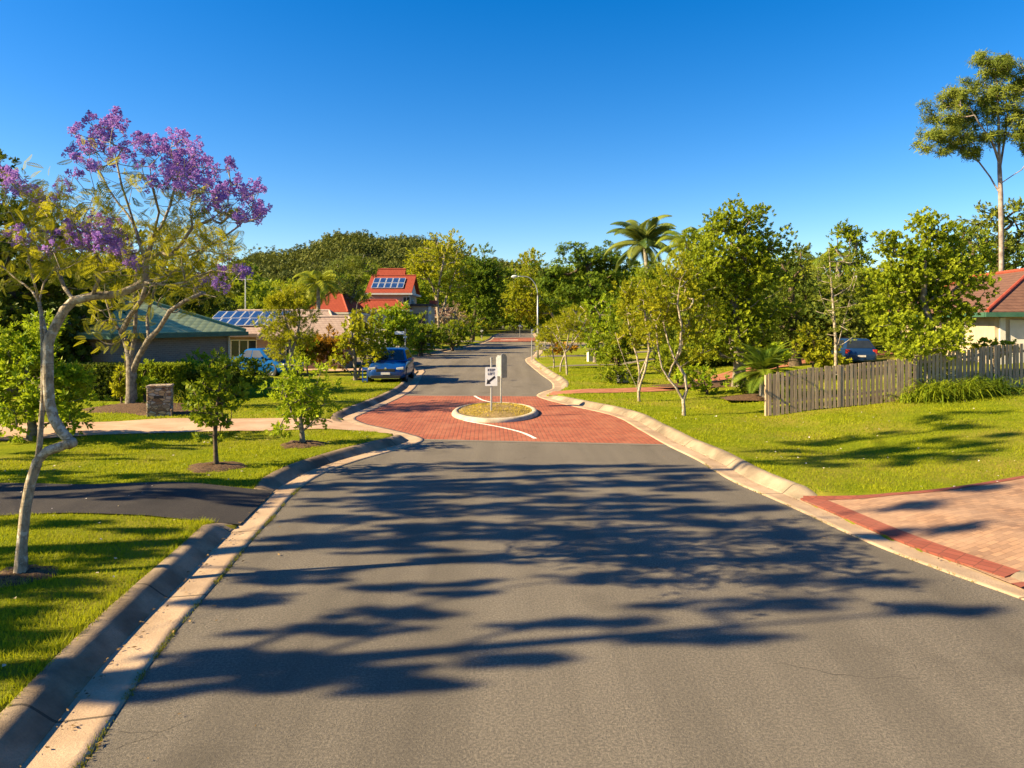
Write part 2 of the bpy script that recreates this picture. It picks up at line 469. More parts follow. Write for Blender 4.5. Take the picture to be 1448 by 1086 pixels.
# ------------------------------------------------------------------ layout of the street (metres; camera at 0,0 looking along +y)
# (x, y, kerb height factor)
LEFT_A = [(-2.15, -9, 1), (-2.45, -2, 1), (-2.9, 4.75, 1), (-3.18, 6.25, 1), (-3.43, 8.45, 1), (-3.6, 10.0, 1), (-3.64, 10.55, .12),
          (-3.8, 12.3, .12), (-3.82, 12.9, 1), (-3.72, 14.0, 1), (-3.3, 15.3, 1), (-2.67, 16.6, 1), (-2.25, 17.6, 1), (-2.25, 18.1, .9),
          (-2.6, 18.7, .15), (-3.3, 19.6, .1), (-4.3, 20.8, .1), (-4.85, 21.9, .7), (-4.8, 23.3, 1), (-4.6, 25.2, 1), (-4.4, 28, 1),
          (-4.35, 30.6, 1), (-4.7, 36, 1), (-5.05, 40, 1), (-5.1, 40.8, .3), (-5.25, 42.8, .3), (-5.4, 43.6, 1), (-5.7, 45.3, 1), (-7.2, 47, 1), (-12, 48, 1), (-24, 48.5, 1), (-45, 49, 1)]
LEFT_B = [(-45, 60, 1), (-24, 59.8, 1), (-12, 59.3, 1), (-9, 59.6, 1), (-7.4, 63, 1), (-6.6, 70, 1), (-5.8, 79, 1), (-4.1, 94, 1), (-3.7, 100, .3), (-3.6, 107, .3), (-3.4, 112, 1), (-3.3, 143, 1), (-1.8, 200, 1), (2, 250, 1)]
RIGHT_A = [(7.6, -9, 1), (6.9, -1, 1), (6.2, 4.75, 1), (5.75, 6.7, 1), (5.52, 7.6, 1), (5.25, 8.3, .15), (4.98, 9.06, .15), (4.5, 11.5, .15), (4.38, 12.1, 1), (4.2, 12.9, 1),
           (4.0, 15.4, 1), (3.75, 17.2, 1), (3.55, 19.5, 1), (3.2, 22.6, 1), (2.1, 25.2, 1), (1.3, 27.2, .8), (1.0, 28.6, .2), (1.25, 30.0, .2), (1.75, 31.4, .9), (1.9, 33, 1),
           (1.62, 40.5, 1), (1.3, 47, 1), (1.04, 54.5, 1), (1.1, 57, .4), (1.5, 60, .4), (1.9, 63, 1), (2.4, 70, 1), (3.3, 76, 1), (5.5, 79, 1), (14, 80, 1), (45, 82, 1)]
RIGHT_B = [(45, 96, 1), (14, 96, 1), (6, 97.5, 1), (3.9, 102, 1), (3.8, 110, 1), (4.1, 120, 1), (4.6, 150, 1), (6, 200, 1), (10, 250, 1)]


def catmull(P, step=.25, kmax=400):
    P = [np.array(p, float) for p in P]
    out = []
    for i in range(len(P) - 1):
        p0 = P[max(i - 1, 0)]; p1 = P[i]; p2 = P[i + 1]; p3 = P[min(i + 2, len(P) - 1)]
        seg = np.linalg.norm((p2 - p1)[:2])
        st = step * max(1, p1[1] / 25) if len(p1) > 1 else step
        n = max(2, min(kmax, int(seg / st)))
        # centripetal-ish tangents limited to the segment length
        def tan(a, b, c):
            l1 = np.linalg.norm((b - a)[:2]) + 1e-9; l2 = np.linalg.norm((c - b)[:2]) + 1e-9
            return ((b - a) / l1 * l2 + (c - b) / l2 * l1) / (l1 + l2)
        t1 = (tan(p0, p1, p2) if i > 0 else (p2 - p1) / seg) * seg
        t2 = (tan(p1, p2, p3) if i + 2 < len(P) else (p2 - p1) / seg) * seg
        for k in range(n):
            t = k / n; a = t * t; b = a * t
            q = (2 * b - 3 * a + 1) * p1 + (b - 2 * a + t) * t1 + (-2 * b + 3 * a) * p2 + (b - a) * t2
            if len(q) > 2: q[2] = p1[2] + (p2[2] - p1[2]) * t
            out.append(q)
    out.append(P[-1])
    return np.array(out)


LA, LB, RA, RB = (catmull(p) for p in (LEFT_A, LEFT_B, RIGHT_A, RIGHT_B))
ROAD = np.vstack([LA[:, :2], LB[:, :2], RB[::-1, :2], RA[::-1, :2]])


def seg_dist(P, A, B):
    """distance from points P (n,2) to a set of segments A->B, chunked"""
    out = np.full(len(P), 1e9)
    ok = np.linalg.norm(B - A, axis=1) > 1e-9
    A = A[ok]; B = B[ok]; D = B - A; L2 = (D ** 2).sum(1)
    for s in range(0, len(P), 4000):
        p = P[s:s + 4000]
        w = p[:, None] - A[None]
        t = np.clip((w * D[None]).sum(2) / L2, 0, 1)
        out[s:s + 4000] = np.sqrt((((w - t[..., None] * D[None]) ** 2).sum(2)).min(1))
    return out


def inside(P, poly):
    x, y = P[:, 0], P[:, 1]; r = np.zeros(len(P), bool)
    a = poly; b = np.roll(poly, -1, 0)
    for (x1, y1), (x2, y2) in zip(a, b):
        if y1 == y2: continue
        c = ((y1 > y) != (y2 > y)) & (x < (x2 - x1) * (y - y1) / (y2 - y1) + x1)
        r ^= c
    return r


def sdf(P, poly):
    d = seg_dist(P, poly, np.roll(poly, -1, 0))
    return np.where(inside(P, poly), -d, d)


def sd_road(P):
    return sdf(P, ROAD)


# driveways and paths: two edges each, first points at the kerb toe
DRIVES = {
    'black': ([(-4.0, 10.4), (-5.6, 10.35), (-7.5, 10.35), (-22, 11.8)], [(-4.2, 12.45), (-6.3, 12.4), (-9.0, 12.5), (-22, 13.8)]),
    'pink': ([(-2.95, 18.45), (-3.9, 18.8), (-4.9, 18.85), (-6.0, 18.7), (-8.6, 18.2), (-10.2, 17.5), (-22, 15.7)],
             [(-5.2, 21.45), (-5.9, 21.3), (-6.75, 20.95), (-7.8, 20.85), (-8.8, 20.75), (-11.5, 20.1), (-22, 18.6)]),
    'tan': ([(5.68, 8.05), (6.3, 8.15), (8, 8.5), (18, 10)], [(4.85, 11.75), (5.6, 11.55), (6.4, 11.55), (8.8, 12.25), (18, 14.6)]),
    'red': ([(1.45, 28.5), (2.8, 28.3), (4.8, 28.5), (6.7, 29.4), (10, 32.5), (15, 36.5), (24, 38)],
            [(1.75, 30.2), (2.8, 30.0), (4.2, 30.1), (6.9, 31.6), (10, 34.8), (15, 39), (24, 41)]),
    'conc': ([(-5.55, 40.7), (-13, 41.5)], [(-5.7, 42.9), (-13, 44)]),
    'foot': ([(1.55, 57.1), (12, 59.5)], [(1.95, 59.9), (12, 62.3)]),
    'thin': ([(2.0, 44.5), (3.5, 45.2), (10, 49)], [(2.0, 45.6), (3.5, 46.4), (10, 50.3)]),
    'farl': ([(-4.2, 100.2), (-22, 104)], [(-4.1, 106.5), (-22, 109)]),
    'farl2': ([(-7.3, 72), (-22, 75)], [(-7.0, 75), (-22, 78.5)]),
}


def resample(P, n):
    P = catmull(np.array(P), .2)[:, :2]
    s = np.r_[0, np.cumsum(np.linalg.norm(np.diff(P, axis=0), axis=1))]
    t = np.linspace(0, s[-1], n)
    return np.c_[np.interp(t, s, P[:, 0]), np.interp(t, s, P[:, 1])]


DPOLY = {k: np.vstack([resample(a, 40), resample(b, 40)[::-1]]) for k, (a, b) in DRIVES.items()}


def sstep(t): t = np.clip(t, 0, 1); return t * t * (3 - 2 * t)


def terr(P):
    x, y = P[:, 0], P[:, 1]
    r = np.clip(x - 7.2, 0, 16)
    z = .085 * r * (.35 + .65 * (1 - sstep((y - 45) / 40))) * sstep(r / 2.5 + .25)
    z = z + .035 * np.sin(x * .55 + 1.3) * np.sin(y * .43) * sstep((np.abs(x) - 4) / 3) * (y < 60)
    z = z + .025 * np.sin(x * 1.7 + y * .9) * np.sin(y * 1.3 - x * .6) * sstep((np.abs(x) - 4) / 3) * (y < 60)
    return z


def lawn_z(P, s=None):
    """height of the lawn; falls away under the kerb"""
    P = np.asarray(P, float)
    if s is None: s = sd_road(P)
    t = terr(P)
    z = t + .139
    zr = t + .005 + .134 * np.clip((s - .45) / 1.3, 0, 1)
    w = np.zeros(len(P))
    near = s < 2.6
    if near.any():
        q = P[near]; d = np.full(len(q), 9.0)
        for poly in DPOLY.values(): d = np.minimum(d, sdf(q, poly))
        w[near] = 1 - sstep(d / .35)
    z = z * (1 - w) + zr * w
    cut = np.where(w > .5, .40, .72)
    low = s < cut
    z = np.where(low, np.minimum(z - .3 * np.clip((cut - s) / .14, 0, 1), .139), z)
    return np.where(s < .2, -.25, z)


def grade(x, y):
    return float(lawn_z(np.array([[x, y]]))[0])


# one ground sheet out to the horizon
def axis(a, b, st, far, g=1.16):
    c = list(np.arange(a, b + 1e-6, st)); s = st
    while c[-1] < far[1]: s *= g; c.append(c[-1] + s)
    s = st
    while c[0] > far[0]: s *= g; c.insert(0, c[0] - s)
    return np.array(c)


gx = axis(-13, 17, .14, (-700, 700)); gy = axis(2, 34, .14, (-40, 1400), 1.06)
GX, GY = np.meshgrid(gx, gy)
P = np.c_[GX.ravel(), GY.ravel()]
s = sd_road(P)
gz = lawn_z(P, s)
nx, ny = len(gx), len(gy)
idx = np.arange(nx * ny).reshape(ny, nx)
quads = np.c_[idx[:-1, :-1].ravel(), idx[:-1, 1:].ravel(), idx[1:, 1:].ravel(), idx[1:, :-1].ravel()]
link('lawn', np_mesh('lawn', np.c_[P, gz], quads, smooth=True), M['lawn'], kind='structure')

# asphalt road
bm = bmesh.new()
f = bm.faces.new([bm.verts.new((p[0], p[1], 0)) for p in ROAD])
if f.normal.z < 0: f.normal_flip()
bmesh.ops.triangulate(bm, faces=bm.faces[:])
me = bpy.data.meshes.new('road'); bm.to_mesh(me); bm.free()
for p in me.polygons:
    if p.normal.z < 0: p.flip()
link('road', me, M['asphalt'], kind='structure')


def normals2(L, side):
    t = np.gradient(L[:, :2], axis=0); t /= np.linalg.norm(t, axis=1)[:, None] + 1e-9
    n = np.c_[-t[:, 1], t[:, 0]] * side
    # smooth
    for _ in range(6):
        n[1:-1] = (n[:-2] + n[1:-1] * 2 + n[2:]) / 4
    return n / np.linalg.norm(n, axis=1)[:, None]


GUT = [(-.02, -.10), (0, .012), (.10, .006), (.38, -.004), (.41, -.004)]
KRB = [(.405, -.08), (.405, -.002), (.430, .012), (.465, .040), (.545, .102), (.59, .134), (.62, .146), (.65, .151), (.73, .151), (.745, .142), (.745, -.25)]


def sweep(name, L, side, prof, mat, kerb=False):
    n = normals2(L, side); al = np.r_[0, np.cumsum(np.linalg.norm(np.diff(L[:, :2], axis=0), axis=1))]
    V = []; A = []
    for i in range(len(L)):
        for o, z in prof:
            zz = z * L[i, 2] if (kerb and z > 0) else z
            jit = .004 * math.sin(al[i] * 2.3 + o * 9)
            V.append((L[i, 0] + n[i, 0] * o, L[i, 1] + n[i, 1] * o, zz + (jit if kerb and z > .03 else 0))); A.append(al[i])
    k = len(prof); m = len(L)
    idx = np.arange(m * k).reshape(m, k)
    q = np.c_[idx[:-1, :-1].ravel(), idx[1:, :-1].ravel(), idx[1:, 1:].ravel(), idx[:-1, 1:].ravel()]
    if side > 0: q = q[:, ::-1]
    return link(name, np_mesh(name, V, q, {'along': A}, True), mat, kind='structure')


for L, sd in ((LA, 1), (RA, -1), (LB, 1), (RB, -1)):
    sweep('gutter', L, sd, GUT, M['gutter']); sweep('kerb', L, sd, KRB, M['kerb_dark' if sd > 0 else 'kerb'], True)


def strip(name, ea, eb, mat, lift=.02, m=14, n=70, follow=True, attr=None, sub=None):
    a = resample(ea, n); b = resample(eb, n)
    t = np.linspace(0, 1, m)
    P = (a[:, None] * (1 - t)[None, :, None] + b[:, None] * t[None, :, None]).reshape(-1, 2)
    z = (lawn_z(P) + lift) if follow else np.full(len(P), lift)
    z = np.maximum(z, .018 + (lift - .02) if follow else -9)
    idx = np.arange(n * m).reshape(n, m)
    q = np.c_[idx[:-1, :-1].ravel(), idx[1:, :-1].ravel(), idx[1:, 1:].ravel(), idx[:-1, 1:].ravel()]
    me = np_mesh(name, np.c_[P, z], q, smooth=True)
    if me.polygons[0].normal.z < 0: me.flip_normals()
    return link(name, me, mat, kind='structure')


for k, mname, nm in (('black', 'asphalt_drive', 'driveway'), ('pink', 'pink_drive', 'driveway'), ('tan', 'tan_paver', 'driveway'), ('red', 'path_red', 'driveway'),
                     ('conc', 'pink_drive', 'driveway'), ('foot', 'path_conc', 'footpath'), ('thin', 'path_conc', 'footpath'), ('farl', 'path_conc', 'driveway'), ('farl2', 'path_conc', 'driveway')):
    strip(nm, DRIVES[k][0], DRIVES[k][1], M[mname], .022)

# red brick borders of the tan driveway
ea, eb = DRIVES['tan']


def offs(P, d):
    P = np.array(resample(P, 30)); n = normals2(np.c_[P, np.ones(len(P))], 1); return (P + n * d)


strip('driveway_border', eb, offs(eb, .13), M['red_border'], .027, 4)
strip('driveway_border', offs(ea, -.13), ea, M['red_border'], .027, 4)
kr = RA[(RA[:, 1] > 8.0) & (RA[:, 1] < 11.85)]
nk = normals2(kr, -1)
inner = kr[:, :2] + nk * .41; outer = kr[:, :2] + nk * .68
nn = len(inner)
V = np.vstack([np.c_[inner, np.full(nn, .036)], np.c_[outer, np.full(nn, .075)]])
q = np.array([(i, i + 1, i + 1 + nn, i + nn) for i in range(nn - 1)])
me = np_mesh('paver_border', V, q)
if me.polygons[0].normal.z < 0: me.flip_normals()
o = link('driveway_border', me, M['red_border'], kind='structure')
sd = o.modifiers.new('solid', 'SOLIDIFY'); sd.thickness = .03; sd.offset = -1

# red paved slow points
def clip_between(y0, y1, curve_l, curve_r, name, mat, z, n=60, inset=-.01, m=10):
    """sheet between the two lips"""
    ys = np.linspace(0, 1, n); V = []
    for t in ys:
        yl = y0[0] + (y1[0] - y0[0]) * t; yr = y0[1] + (y1[1] - y0[1]) * t
        xl = curve_l(yl); xr = curve_r(yr)
        for k in range(m):
            u = k / (m - 1); V.append((xl + (xr - xl) * u, yl + (yr - yl) * u, z))
    idx = np.arange(n * m).reshape(n, m)
    q = np.c_[idx[:-1, :-1].ravel(), idx[:-1, 1:].ravel(), idx[1:, 1:].ravel(), idx[1:, :-1].ravel()]
    return link(name, np_mesh(name, V, q), mat, kind='structure')


def lip(L, y0, y1):
    g = L[(L[:, 1] > y0) & (L[:, 1] < y1)]; o = np.argsort(g[:, 1]); g = g[o]
    return lambda y: float(np.interp(y, g[:, 1], g[:, 0]))


fl, fr = lip(LA, 17.6, 40), lip(RA, 14, 56)
clip_between((18.05, 17.3), (28.7, 28.4), fl, fr, 'paving', M['red_paver'], .004)
flb, frb = lip(LB, 60, 240), lip(RB, 98, 240)
clip_between((104, 105), (132, 134), flb, frb, 'paving', M['red_paver'], .006)
# pale edge bands of the paving
clip_between((17.85, 17.1), (18.05, 17.3), lip(LA, 16, 19), fr, 'paving_edge', M['path_conc'], .006, 3)
clip_between((28.7, 28.4), (28.95, 28.65), fl, fr, 'paving_edge', M['path_conc'], .006, 3)

# painted lines
def ribbon(name, pts, w, z, mat):
    L = catmull(np.array(pts), .12); n = normals2(np.c_[L[:, :2], np.ones(len(L))], 1); k = len(L)
    wv = w * (1 + .10 * np.sin(np.arange(k) * 1.9) * np.sin(np.arange(k) * .7))
    V = np.vstack([np.c_[L[:, :2] + n * wv[:, None] / 2, np.full(k, z)], np.c_[L[:, :2] - n * wv[:, None] / 2, np.full(k, z)]])
    q = np.array([(i, i + k, i + k + 1, i + 1) for i in range(k - 1)])
    return link(name, np_mesh(name, V, q), mat, kind='structure')


def gpt(px, py): d = F * H / (py - HY); return ((px - CX) * d / F, d)


ribbon('line_marking', [gpt(*p) for p in ((757, 620.5), (748, 616), (735, 611), (715, 606), (690, 601), (672, 598), (656, 595))], .10, .010, M['white_paint'])
ribbon('line_marking', [gpt(*p) for p in ((671, 560), (676, 563), (684, 566.5), (693, 568.5), (704, 570))], .10, .010, M['white_paint'])
ribbon('line_marking', [(-1.9, 117), (1.0, 117)], 1.6, .010, M['white_paint'])

# weeds growing along the joint between gutter and asphalt, tufts of short blades
def blades(name, P, z, hgt, wid, tint, mat, lean=.5, kind='stuff'):
    n = len(P)
    a = rng.uniform(0, 2 * np.pi, n); b = rng.uniform(0, 2 * np.pi, n)
    hw = wid / 2
    base = np.c_[P, z - .008]
    e = np.c_[np.cos(a) * hw, np.sin(a) * hw, np.zeros(n)]
    ln = rng.uniform(0, lean, n) * hgt
    tip = base + np.c_[np.cos(b) * ln, np.sin(b) * ln, hgt]
    V = np.stack([base - e, base + e, tip], 1).reshape(-1, 3)
    Fc = np.arange(3 * n).reshape(n, 3)
    return link(name, np_mesh(name, V, Fc, {'tint': tint}), mat, kind=kind)


W = []
for L, sd_, lo, hi, dens in ((LA, 1, 3.5, 13, 260), (RA, -1, 6, 15, 70)):
    g = L[(L[:, 1] > lo) & (L[:, 1] < hi)]
    t = np.sort(rng.uniform(0, len(g) - 1.001, dens * 14)); i = t.astype(int); f = (t - i)[:, None]
    p = g[i, :2] * (1 - f) + g[i + 1, :2] * f
    keep = (np.sin(p[:, 1] * 3.1) + np.sin(p[:, 1] * 7.7 + 1) + np.sin(p[:, 1] * 17) * .7 + rng.normal(0, .6, len(p))) > .0
    W.append(p[keep])
W = np.vstack(W); W = W + rng.normal(0, .016, W.shape)
blades('gutter_weeds', W, np.full(len(W), .014), rng.uniform(.008, .035, len(W)), rng.uniform(.006, .014, len(W)), rng.uniform(0, 1, len(W)), M['weed'], 1.2)

# short grass
def grass_area(x0, x1, y0, y1, dens, h, w):
    n = int((x1 - x0) * (y1 - y0) * dens)
    P = np.c_[rng.uniform(x0, x1, n), rng.uniform(y0, y1, n)]
    P = P[np.abs(P[:, 0]) < .80 * P[:, 1] + .6]
    s = sd_road(P); P = P[s > .70]; s = s[s > .70]
    ok = np.ones(len(P), bool)
    for k, poly in DPOLY.items(): ok &= sdf(P, poly) > (.26 if k == 'tan' else -.02)
    P = P[ok]; s = s[ok]
    # thin and patchy
    nz = np.sin(P[:, 0] * 2.1 + 1) * np.sin(P[:, 1] * 1.7) + .6 * np.sin(P[:, 0] * 5.3 + P[:, 1] * 3.9) * np.sin(P[:, 1] * 6.1 - P[:, 0] * 2)
    t = np.clip(.5 + .22 * nz + rng.normal(0, .2, len(P)), 0, 1)
    hh = rng.uniform(h * .5, h * 1.2, len(P)) * (1 + .25 * nz) * (1 + .5 * (s < .86))
    return P, lawn_z(P, s), np.clip(hh, .01, .12), np.full(len(P), w) * rng.uniform(.7, 1.3, len(P)), t


G = [grass_area(-9, -3.3, 4.2, 10.6, 2600, .050, .009), grass_area(-10.5, -3.5, 12.3, 20, 800, .050, .016), grass_area(-13, -4, 20, 34, 230, .055, .03),
     grass_area(3, 17, 10.5, 17, 900, .045, .014), grass_area(3, 18, 17, 23, 480, .05, .022), grass_area(2, 14, 23, 45, 130, .06, .035)]
P, z, hh, ww, tt = (np.concatenate([g[i] for g in G]) for i in range(5))
blades('grass', P, z, hh, ww, tt, M['grass_blade'], 1.0)

# fallen petals and leaves on the lawns
n = 340
P = np.vstack([np.c_[rng.uniform(-10, -3.4, n // 2), rng.uniform(5, 19, n // 2)], np.c_[rng.uniform(4.5, 15, n // 2), rng.uniform(11.5, 22, n // 2)]])
s = sd_road(P); P = P[s > 1]; s = s[s > 1]; z = lawn_z(P, s) + .03
k = len(P); a = rng.uniform(0, 6.28, k); r = rng.uniform(.010, .026, k)
V = np.stack([np.c_[P[:, 0] + r * np.cos(a + q), P[:, 1] + r * np.sin(a + q), z + rng.uniform(-.012, .012, k)] for q in (0, 1.4, 3.1, 4.6)], 1).reshape(-1, 3)
link('fallen_petals', np_mesh('fallen_petals', V, np.arange(4 * k).reshape(k, 4), {'tint': rng.uniform(0, 1, k)}), M['litter'], kind='stuff')


# dry leaves and grit lying in the gutters and along the road edge
lt = []
for L, sd_, lo, hi, k in ((LA, 1, 4, 16, 260), (RA, -1, 7, 22, 220)):
    g = L[(L[:, 1] > lo) & (L[:, 1] < hi)]; nn_ = normals2(g, sd_)
    i = rng.integers(0, len(g), k); o_ = np.where(rng.uniform(0, 1, k) < .7, rng.normal(.34, .05, k), rng.normal(-.25, .35, k)); o_ = np.clip(o_, -1.2, .39)
    lt.append(g[i, :2] + nn_[i] * o_[:, None] + rng.normal(0, .04, (k, 2)))
P = np.vstack(lt); k = len(P); a = rng.uniform(0, 6.28, k); r = rng.uniform(.010, .032, k); z = np.full(k, .017)
V = np.stack([np.c_[P[:, 0] + r * w_ * np.cos(a + q), P[:, 1] + r * w_ * np.sin(a + q), z + rng.uniform(0, .012, k)] for q, w_ in ((0, 1), (1.57, .4), (3.14, 1), (4.71, .4))], 1).reshape(-1, 3)
M['dead_leaf'] = fmat('dry gutter litter', (.06, .035, .015), (.30, .19, .08), .1)
link('leaf_litter', np_mesh('leaf_litter', V, np.arange(4 * k).reshape(k, 4), {'tint': rng.uniform(0, 1, k)}), M['dead_leaf'], kind='stuff')


def mulch_ring(x, y, r, mat='mulch', ecc=1.0, hgt=.10, seg=40):
    V = []; q = []
    zz = grade(x, y)
    rr = [1.0, .8, .5, .2, .02]; hz = [-.05, .35, .8, .95, 1.0]
    for j in range(len(rr)):
        for k in range(seg):
            a = 2 * math.pi * k / seg
            w = 1 + .10 * math.sin(3 * a + x) + .07 * math.sin(7 * a + y) + random.uniform(-.03, .03)
            V.append((x + r * rr[j] * w * math.cos(a), y + r * ecc * rr[j] * w * math.sin(a), zz + hgt * hz[j] + (random.uniform(-.015, .015) if 0 < j else -.02)))
    for j in range(len(rr) - 1):
        for k in range(seg):
            a = j * seg + k; b = j * seg + (k + 1) % seg
            q.append((a, b, b + seg, a + seg))
    return link('mulch_bed', np_mesh('mulch_bed', V, q, smooth=True), M[mat], kind='structure')


mulch_ring(-5.54, 7.97, .40, hgt=.05); mulch_ring(-5.83, 13.85, .6, hgt=.07); mulch_ring(-4.88, 16.5, .6, hgt=.07)
mulch_ring(-12.0, 23.1, 2.2, ecc=.55, hgt=.22); mulch_ring(-10.6, 22.0, 1.3, ecc=.4, hgt=.12)
mulch_ring(9.0, 25.2, 1.6, ecc=.5, hgt=.12); mulch_ring(13.2, 22.0, 2.3, ecc=.22, hgt=.10); mulch_ring(-7.5, 35.2, .5, hgt=.06); mulch_ring(9, 30.5, 3.0, 'mulch', .35, .08)
# ------------------------------------------------------------------ foliage templates (local +z is the growing direction)
def tpl_sprig(n, ll, lw, ang, seed, twig=1.0):
    r = np.random.default_rng(seed); V = []; Q = []
    for i in range(n):
        t = (i + .5) / n * twig; a = i * 2.4 + r.uniform(-.4, .4); e = ang * r.uniform(.6, 1.3) * (1 - .5 * t)
        d = np.array([math.cos(a) * math.sin(e), math.sin(a) * math.sin(e), math.cos(e)])
        side = np.cross(d, [0, 0, 1]); side = side / (np.linalg.norm(side) + 1e-6)
        up = np.cross(side, d); b = np.array([0, 0, t * .55]); L = ll * r.uniform(.75, 1.2)
        k = len(V)
        V += [b, b + d * L * .5 + side * lw / 2 + up * lw * .15, b + d * L, b + d * L * .5 - side * lw / 2 + up * lw * .15]
        Q.append((k, k + 1, k + 2, k + 3))
    return np.array(V), np.array(Q)


def tpl_frond(n=11, lw=.075):
    """feathery pinnate frond, length 1, arching"""
    V = []; Q = []
    def ax(t): return np.array([0, -.28 * t * t, t])
    for i in range(n):
        t = .12 + .88 * i / (n - 1); b = ax(t); L = .26 * math.sin(math.pi * (.18 + .74 * t)) + .04
        for sgn in (-1, 1):
            d = np.array([sgn * .88, -.12, .42]); d /= np.linalg.norm(d); w = np.array([0, -.2, 1.]) * lw * .5
            k = len(V); V += [b, b + d * L * .5 + w, b + d * L, b + d * L * .5 - w]; Q.append((k, k + 1, k + 2, k + 3))
    k = len(V); V += [ax(0) + [-.012, 0, 0], ax(0) + [.012, 0, 0], ax(1) + [.004, 0, 0], ax(1) - [.004, 0, 0]]; Q.append((k, k + 1, k + 2, k + 3))
    return np.array(V), np.array(Q)


def tpl_flower(n=26, seed=3):
    """panicle of small bell flowers: each a pair of crossed petals"""
    r = np.random.default_rng(seed); V = []; Q = []
    for i in range(n):
        p = r.normal(0, 1, 3); p /= np.linalg.norm(p); p = p * r.uniform(.3, 1) * np.array([.42, .42, .6]) + [0, 0, .45]
        for q in range(2):
            a = r.normal(0, 1, 3); a /= np.linalg.norm(a); b = np.cross(a, r.normal(0, 1, 3)); b /= np.linalg.norm(b)
            sz = r.uniform(.10, .17); k = len(V); V += [p - a * sz, p - b * sz * .7, p + a * sz, p + b * sz * .7]; Q.append((k, k + 1, k + 2, k + 3))
    return np.array(V), np.array(Q)


TPL = {'sprig': tpl_sprig(7, .62, .30, 1.15, 1), 'round': tpl_sprig(8, .55, .40, 1.25, 2), 'narrow': tpl_sprig(7, .80, .16, 1.0, 3),
       'droop': tpl_sprig(7, .80, .17, 1.9, 4), 'frond': tpl_frond(), 'flower': tpl_flower(), 'twig': tpl_sprig(5, 1.2, .035, .7, 6), 'flat': tpl_sprig(8, .6, .28, 1.5, 8, .5)}


def scatter(tpl, P, D, Sz, tint, jit=.18):
    V, Q = TPL[tpl]; n = len(P)
    w = D / (np.linalg.norm(D, axis=1)[:, None] + 1e-9)
    r = rng.normal(0, 1, (n, 3)); u = np.cross(w, r); u /= np.linalg.norm(u, axis=1)[:, None] + 1e-9; v = np.cross(w, u)
    X = P[:, None] + Sz[:, None, None] * (V[None, :, 0, None] * u[:, None] + V[None, :, 1, None] * v[:, None] + V[None, :, 2, None] * w[:, None])
    k = len(V)
    Fc = (np.arange(n)[:, None, None] * k + Q[None]).reshape(-1, 4)
    t = np.clip(np.repeat(tint, len(Q)) + rng.normal(0, jit, n * len(Q)), 0, 1)
    return X.reshape(-1, 3), Fc, t


def merge(parts):
    V = []; Fc = []; T = []; k = 0
    for v, f, t in parts:
        V.append(v); Fc.append(f + k); T.append(t); k += len(v)
    return np.vstack(V), np.vstack(Fc), np.concatenate(T)


# ------------------------------------------------------------------ branching
def grow(paths, targets, R, tip=.006, wob=.08, up=.25, expo=.5, maxr=None):
    """paths: polylines of the main limbs (first is the trunk). targets: points the twigs reach for.
    returns an MB of tubes (local coordinates are the caller's)."""
    pos = []; par = []; kids = {}; buf = np.zeros((20000, 3))
    def addnode(p, q):
        pos.append(Vector(p)); par.append(q); i = len(pos) - 1; kids[i] = []; buf[i] = p[:]
        if q >= 0: kids[q].append(i)
        return i
    for k, pl in enumerate(paths):
        pts = [Vector(p) for p in pl]
        if k == 0: last = addnode(pts[0], -1)
        else:
            a = buf[:len(pos)]; last = int(np.argmin(((a - np.array(pts[0][:])) ** 2).sum(1)))
            if last == 0 and len(pos) > 1: last = 1
        for i in range(1, len(pts)):
            a, b = pts[i - 1], pts[i]
            m = max(1, int((b - a).length / max(.12, R * 4)))
            for j in range(1, m + 1):
                q = a.lerp(b, j / m)
                last = addnode(q, last)
    n0 = len(pos)
    first = max(1, int(n0 * .15)) if len(paths) == 1 else 2
    T = [Vector(t) for t in targets]
    a0 = np.array([p[:] for p in pos])
    T.sort(key=lambda t: ((a0 - np.array(t[:])) ** 2).sum(1).min())
    leafs = []
    for t in T:
        A = buf[:len(pos)]; d = np.array(t[:]) - A
        dist = np.linalg.norm(d, axis=1)
        cost = dist + .9 * np.clip(-d[:, 2] + .3 * dist * .5, 0, None)
        cost[:first] += 5
        k = int(np.argmin(cost)); a = pos[k]; L = (t - a).length
        if L < .02: leafs.append(k); continue
        m = max(2, min(6, int(L / .22)))
        mid = a.lerp(t, .5) + Vector((random.gauss(0, wob), random.gauss(0, wob), random.gauss(0, wob) * .6 - up * .25)) * L
        last = k
        for j in range(1, m + 1):
            u = j / m; q = a * (1 - u) ** 2 + mid * 2 * u * (1 - u) + t * u * u
            last = addnode(q, last)
        leafs.append(last)
    cnt = [0] * len(pos)
    for l in leafs: cnt[l] += 1
    for i in range(len(pos) - 1, -1, -1):
        if not kids[i] and cnt[i] == 0: cnt[i] = .5
        if par[i] >= 0: cnt[par[i]] += cnt[i]
    rad = [max(tip, R * (c / cnt[0]) ** expo) for c in cnt]
    mb = MB()
    stack = [0]
    while stack:
        i = stack.pop(); chain = [par[i], i] if par[i] >= 0 else [i]
        rr = [min(rad[par[i]], rad[i] * 1.15), rad[i]] if par[i] >= 0 else [rad[i]]
        while kids[i]:
            ks = sorted(kids[i], key=lambda k: -cnt[k]); stack += ks[1:]; i = ks[0]; chain.append(i); rr.append(rad[i])
        n = 10 if rr[0] > .07 else (6 if rr[0] > .02 else 4)
        if len(chain) > 1:
            if par[chain[0]] < 0:
                rr[0] *= 1.35
            mb.tube([pos[k] for k in chain], rr, n, cap=False)
    return mb


def lobes_px(lobes, d, depth=.85):
    out = []
    for l in lobes:
        px, py, rx, ry = l[:4]; off = l[4] if len(l) > 4 else 0
        dd = d + off; s_ = dd / F
        out.append((at(px, py, dd), (rx * s_, rx * s_ * depth, ry * s_)))
    return out


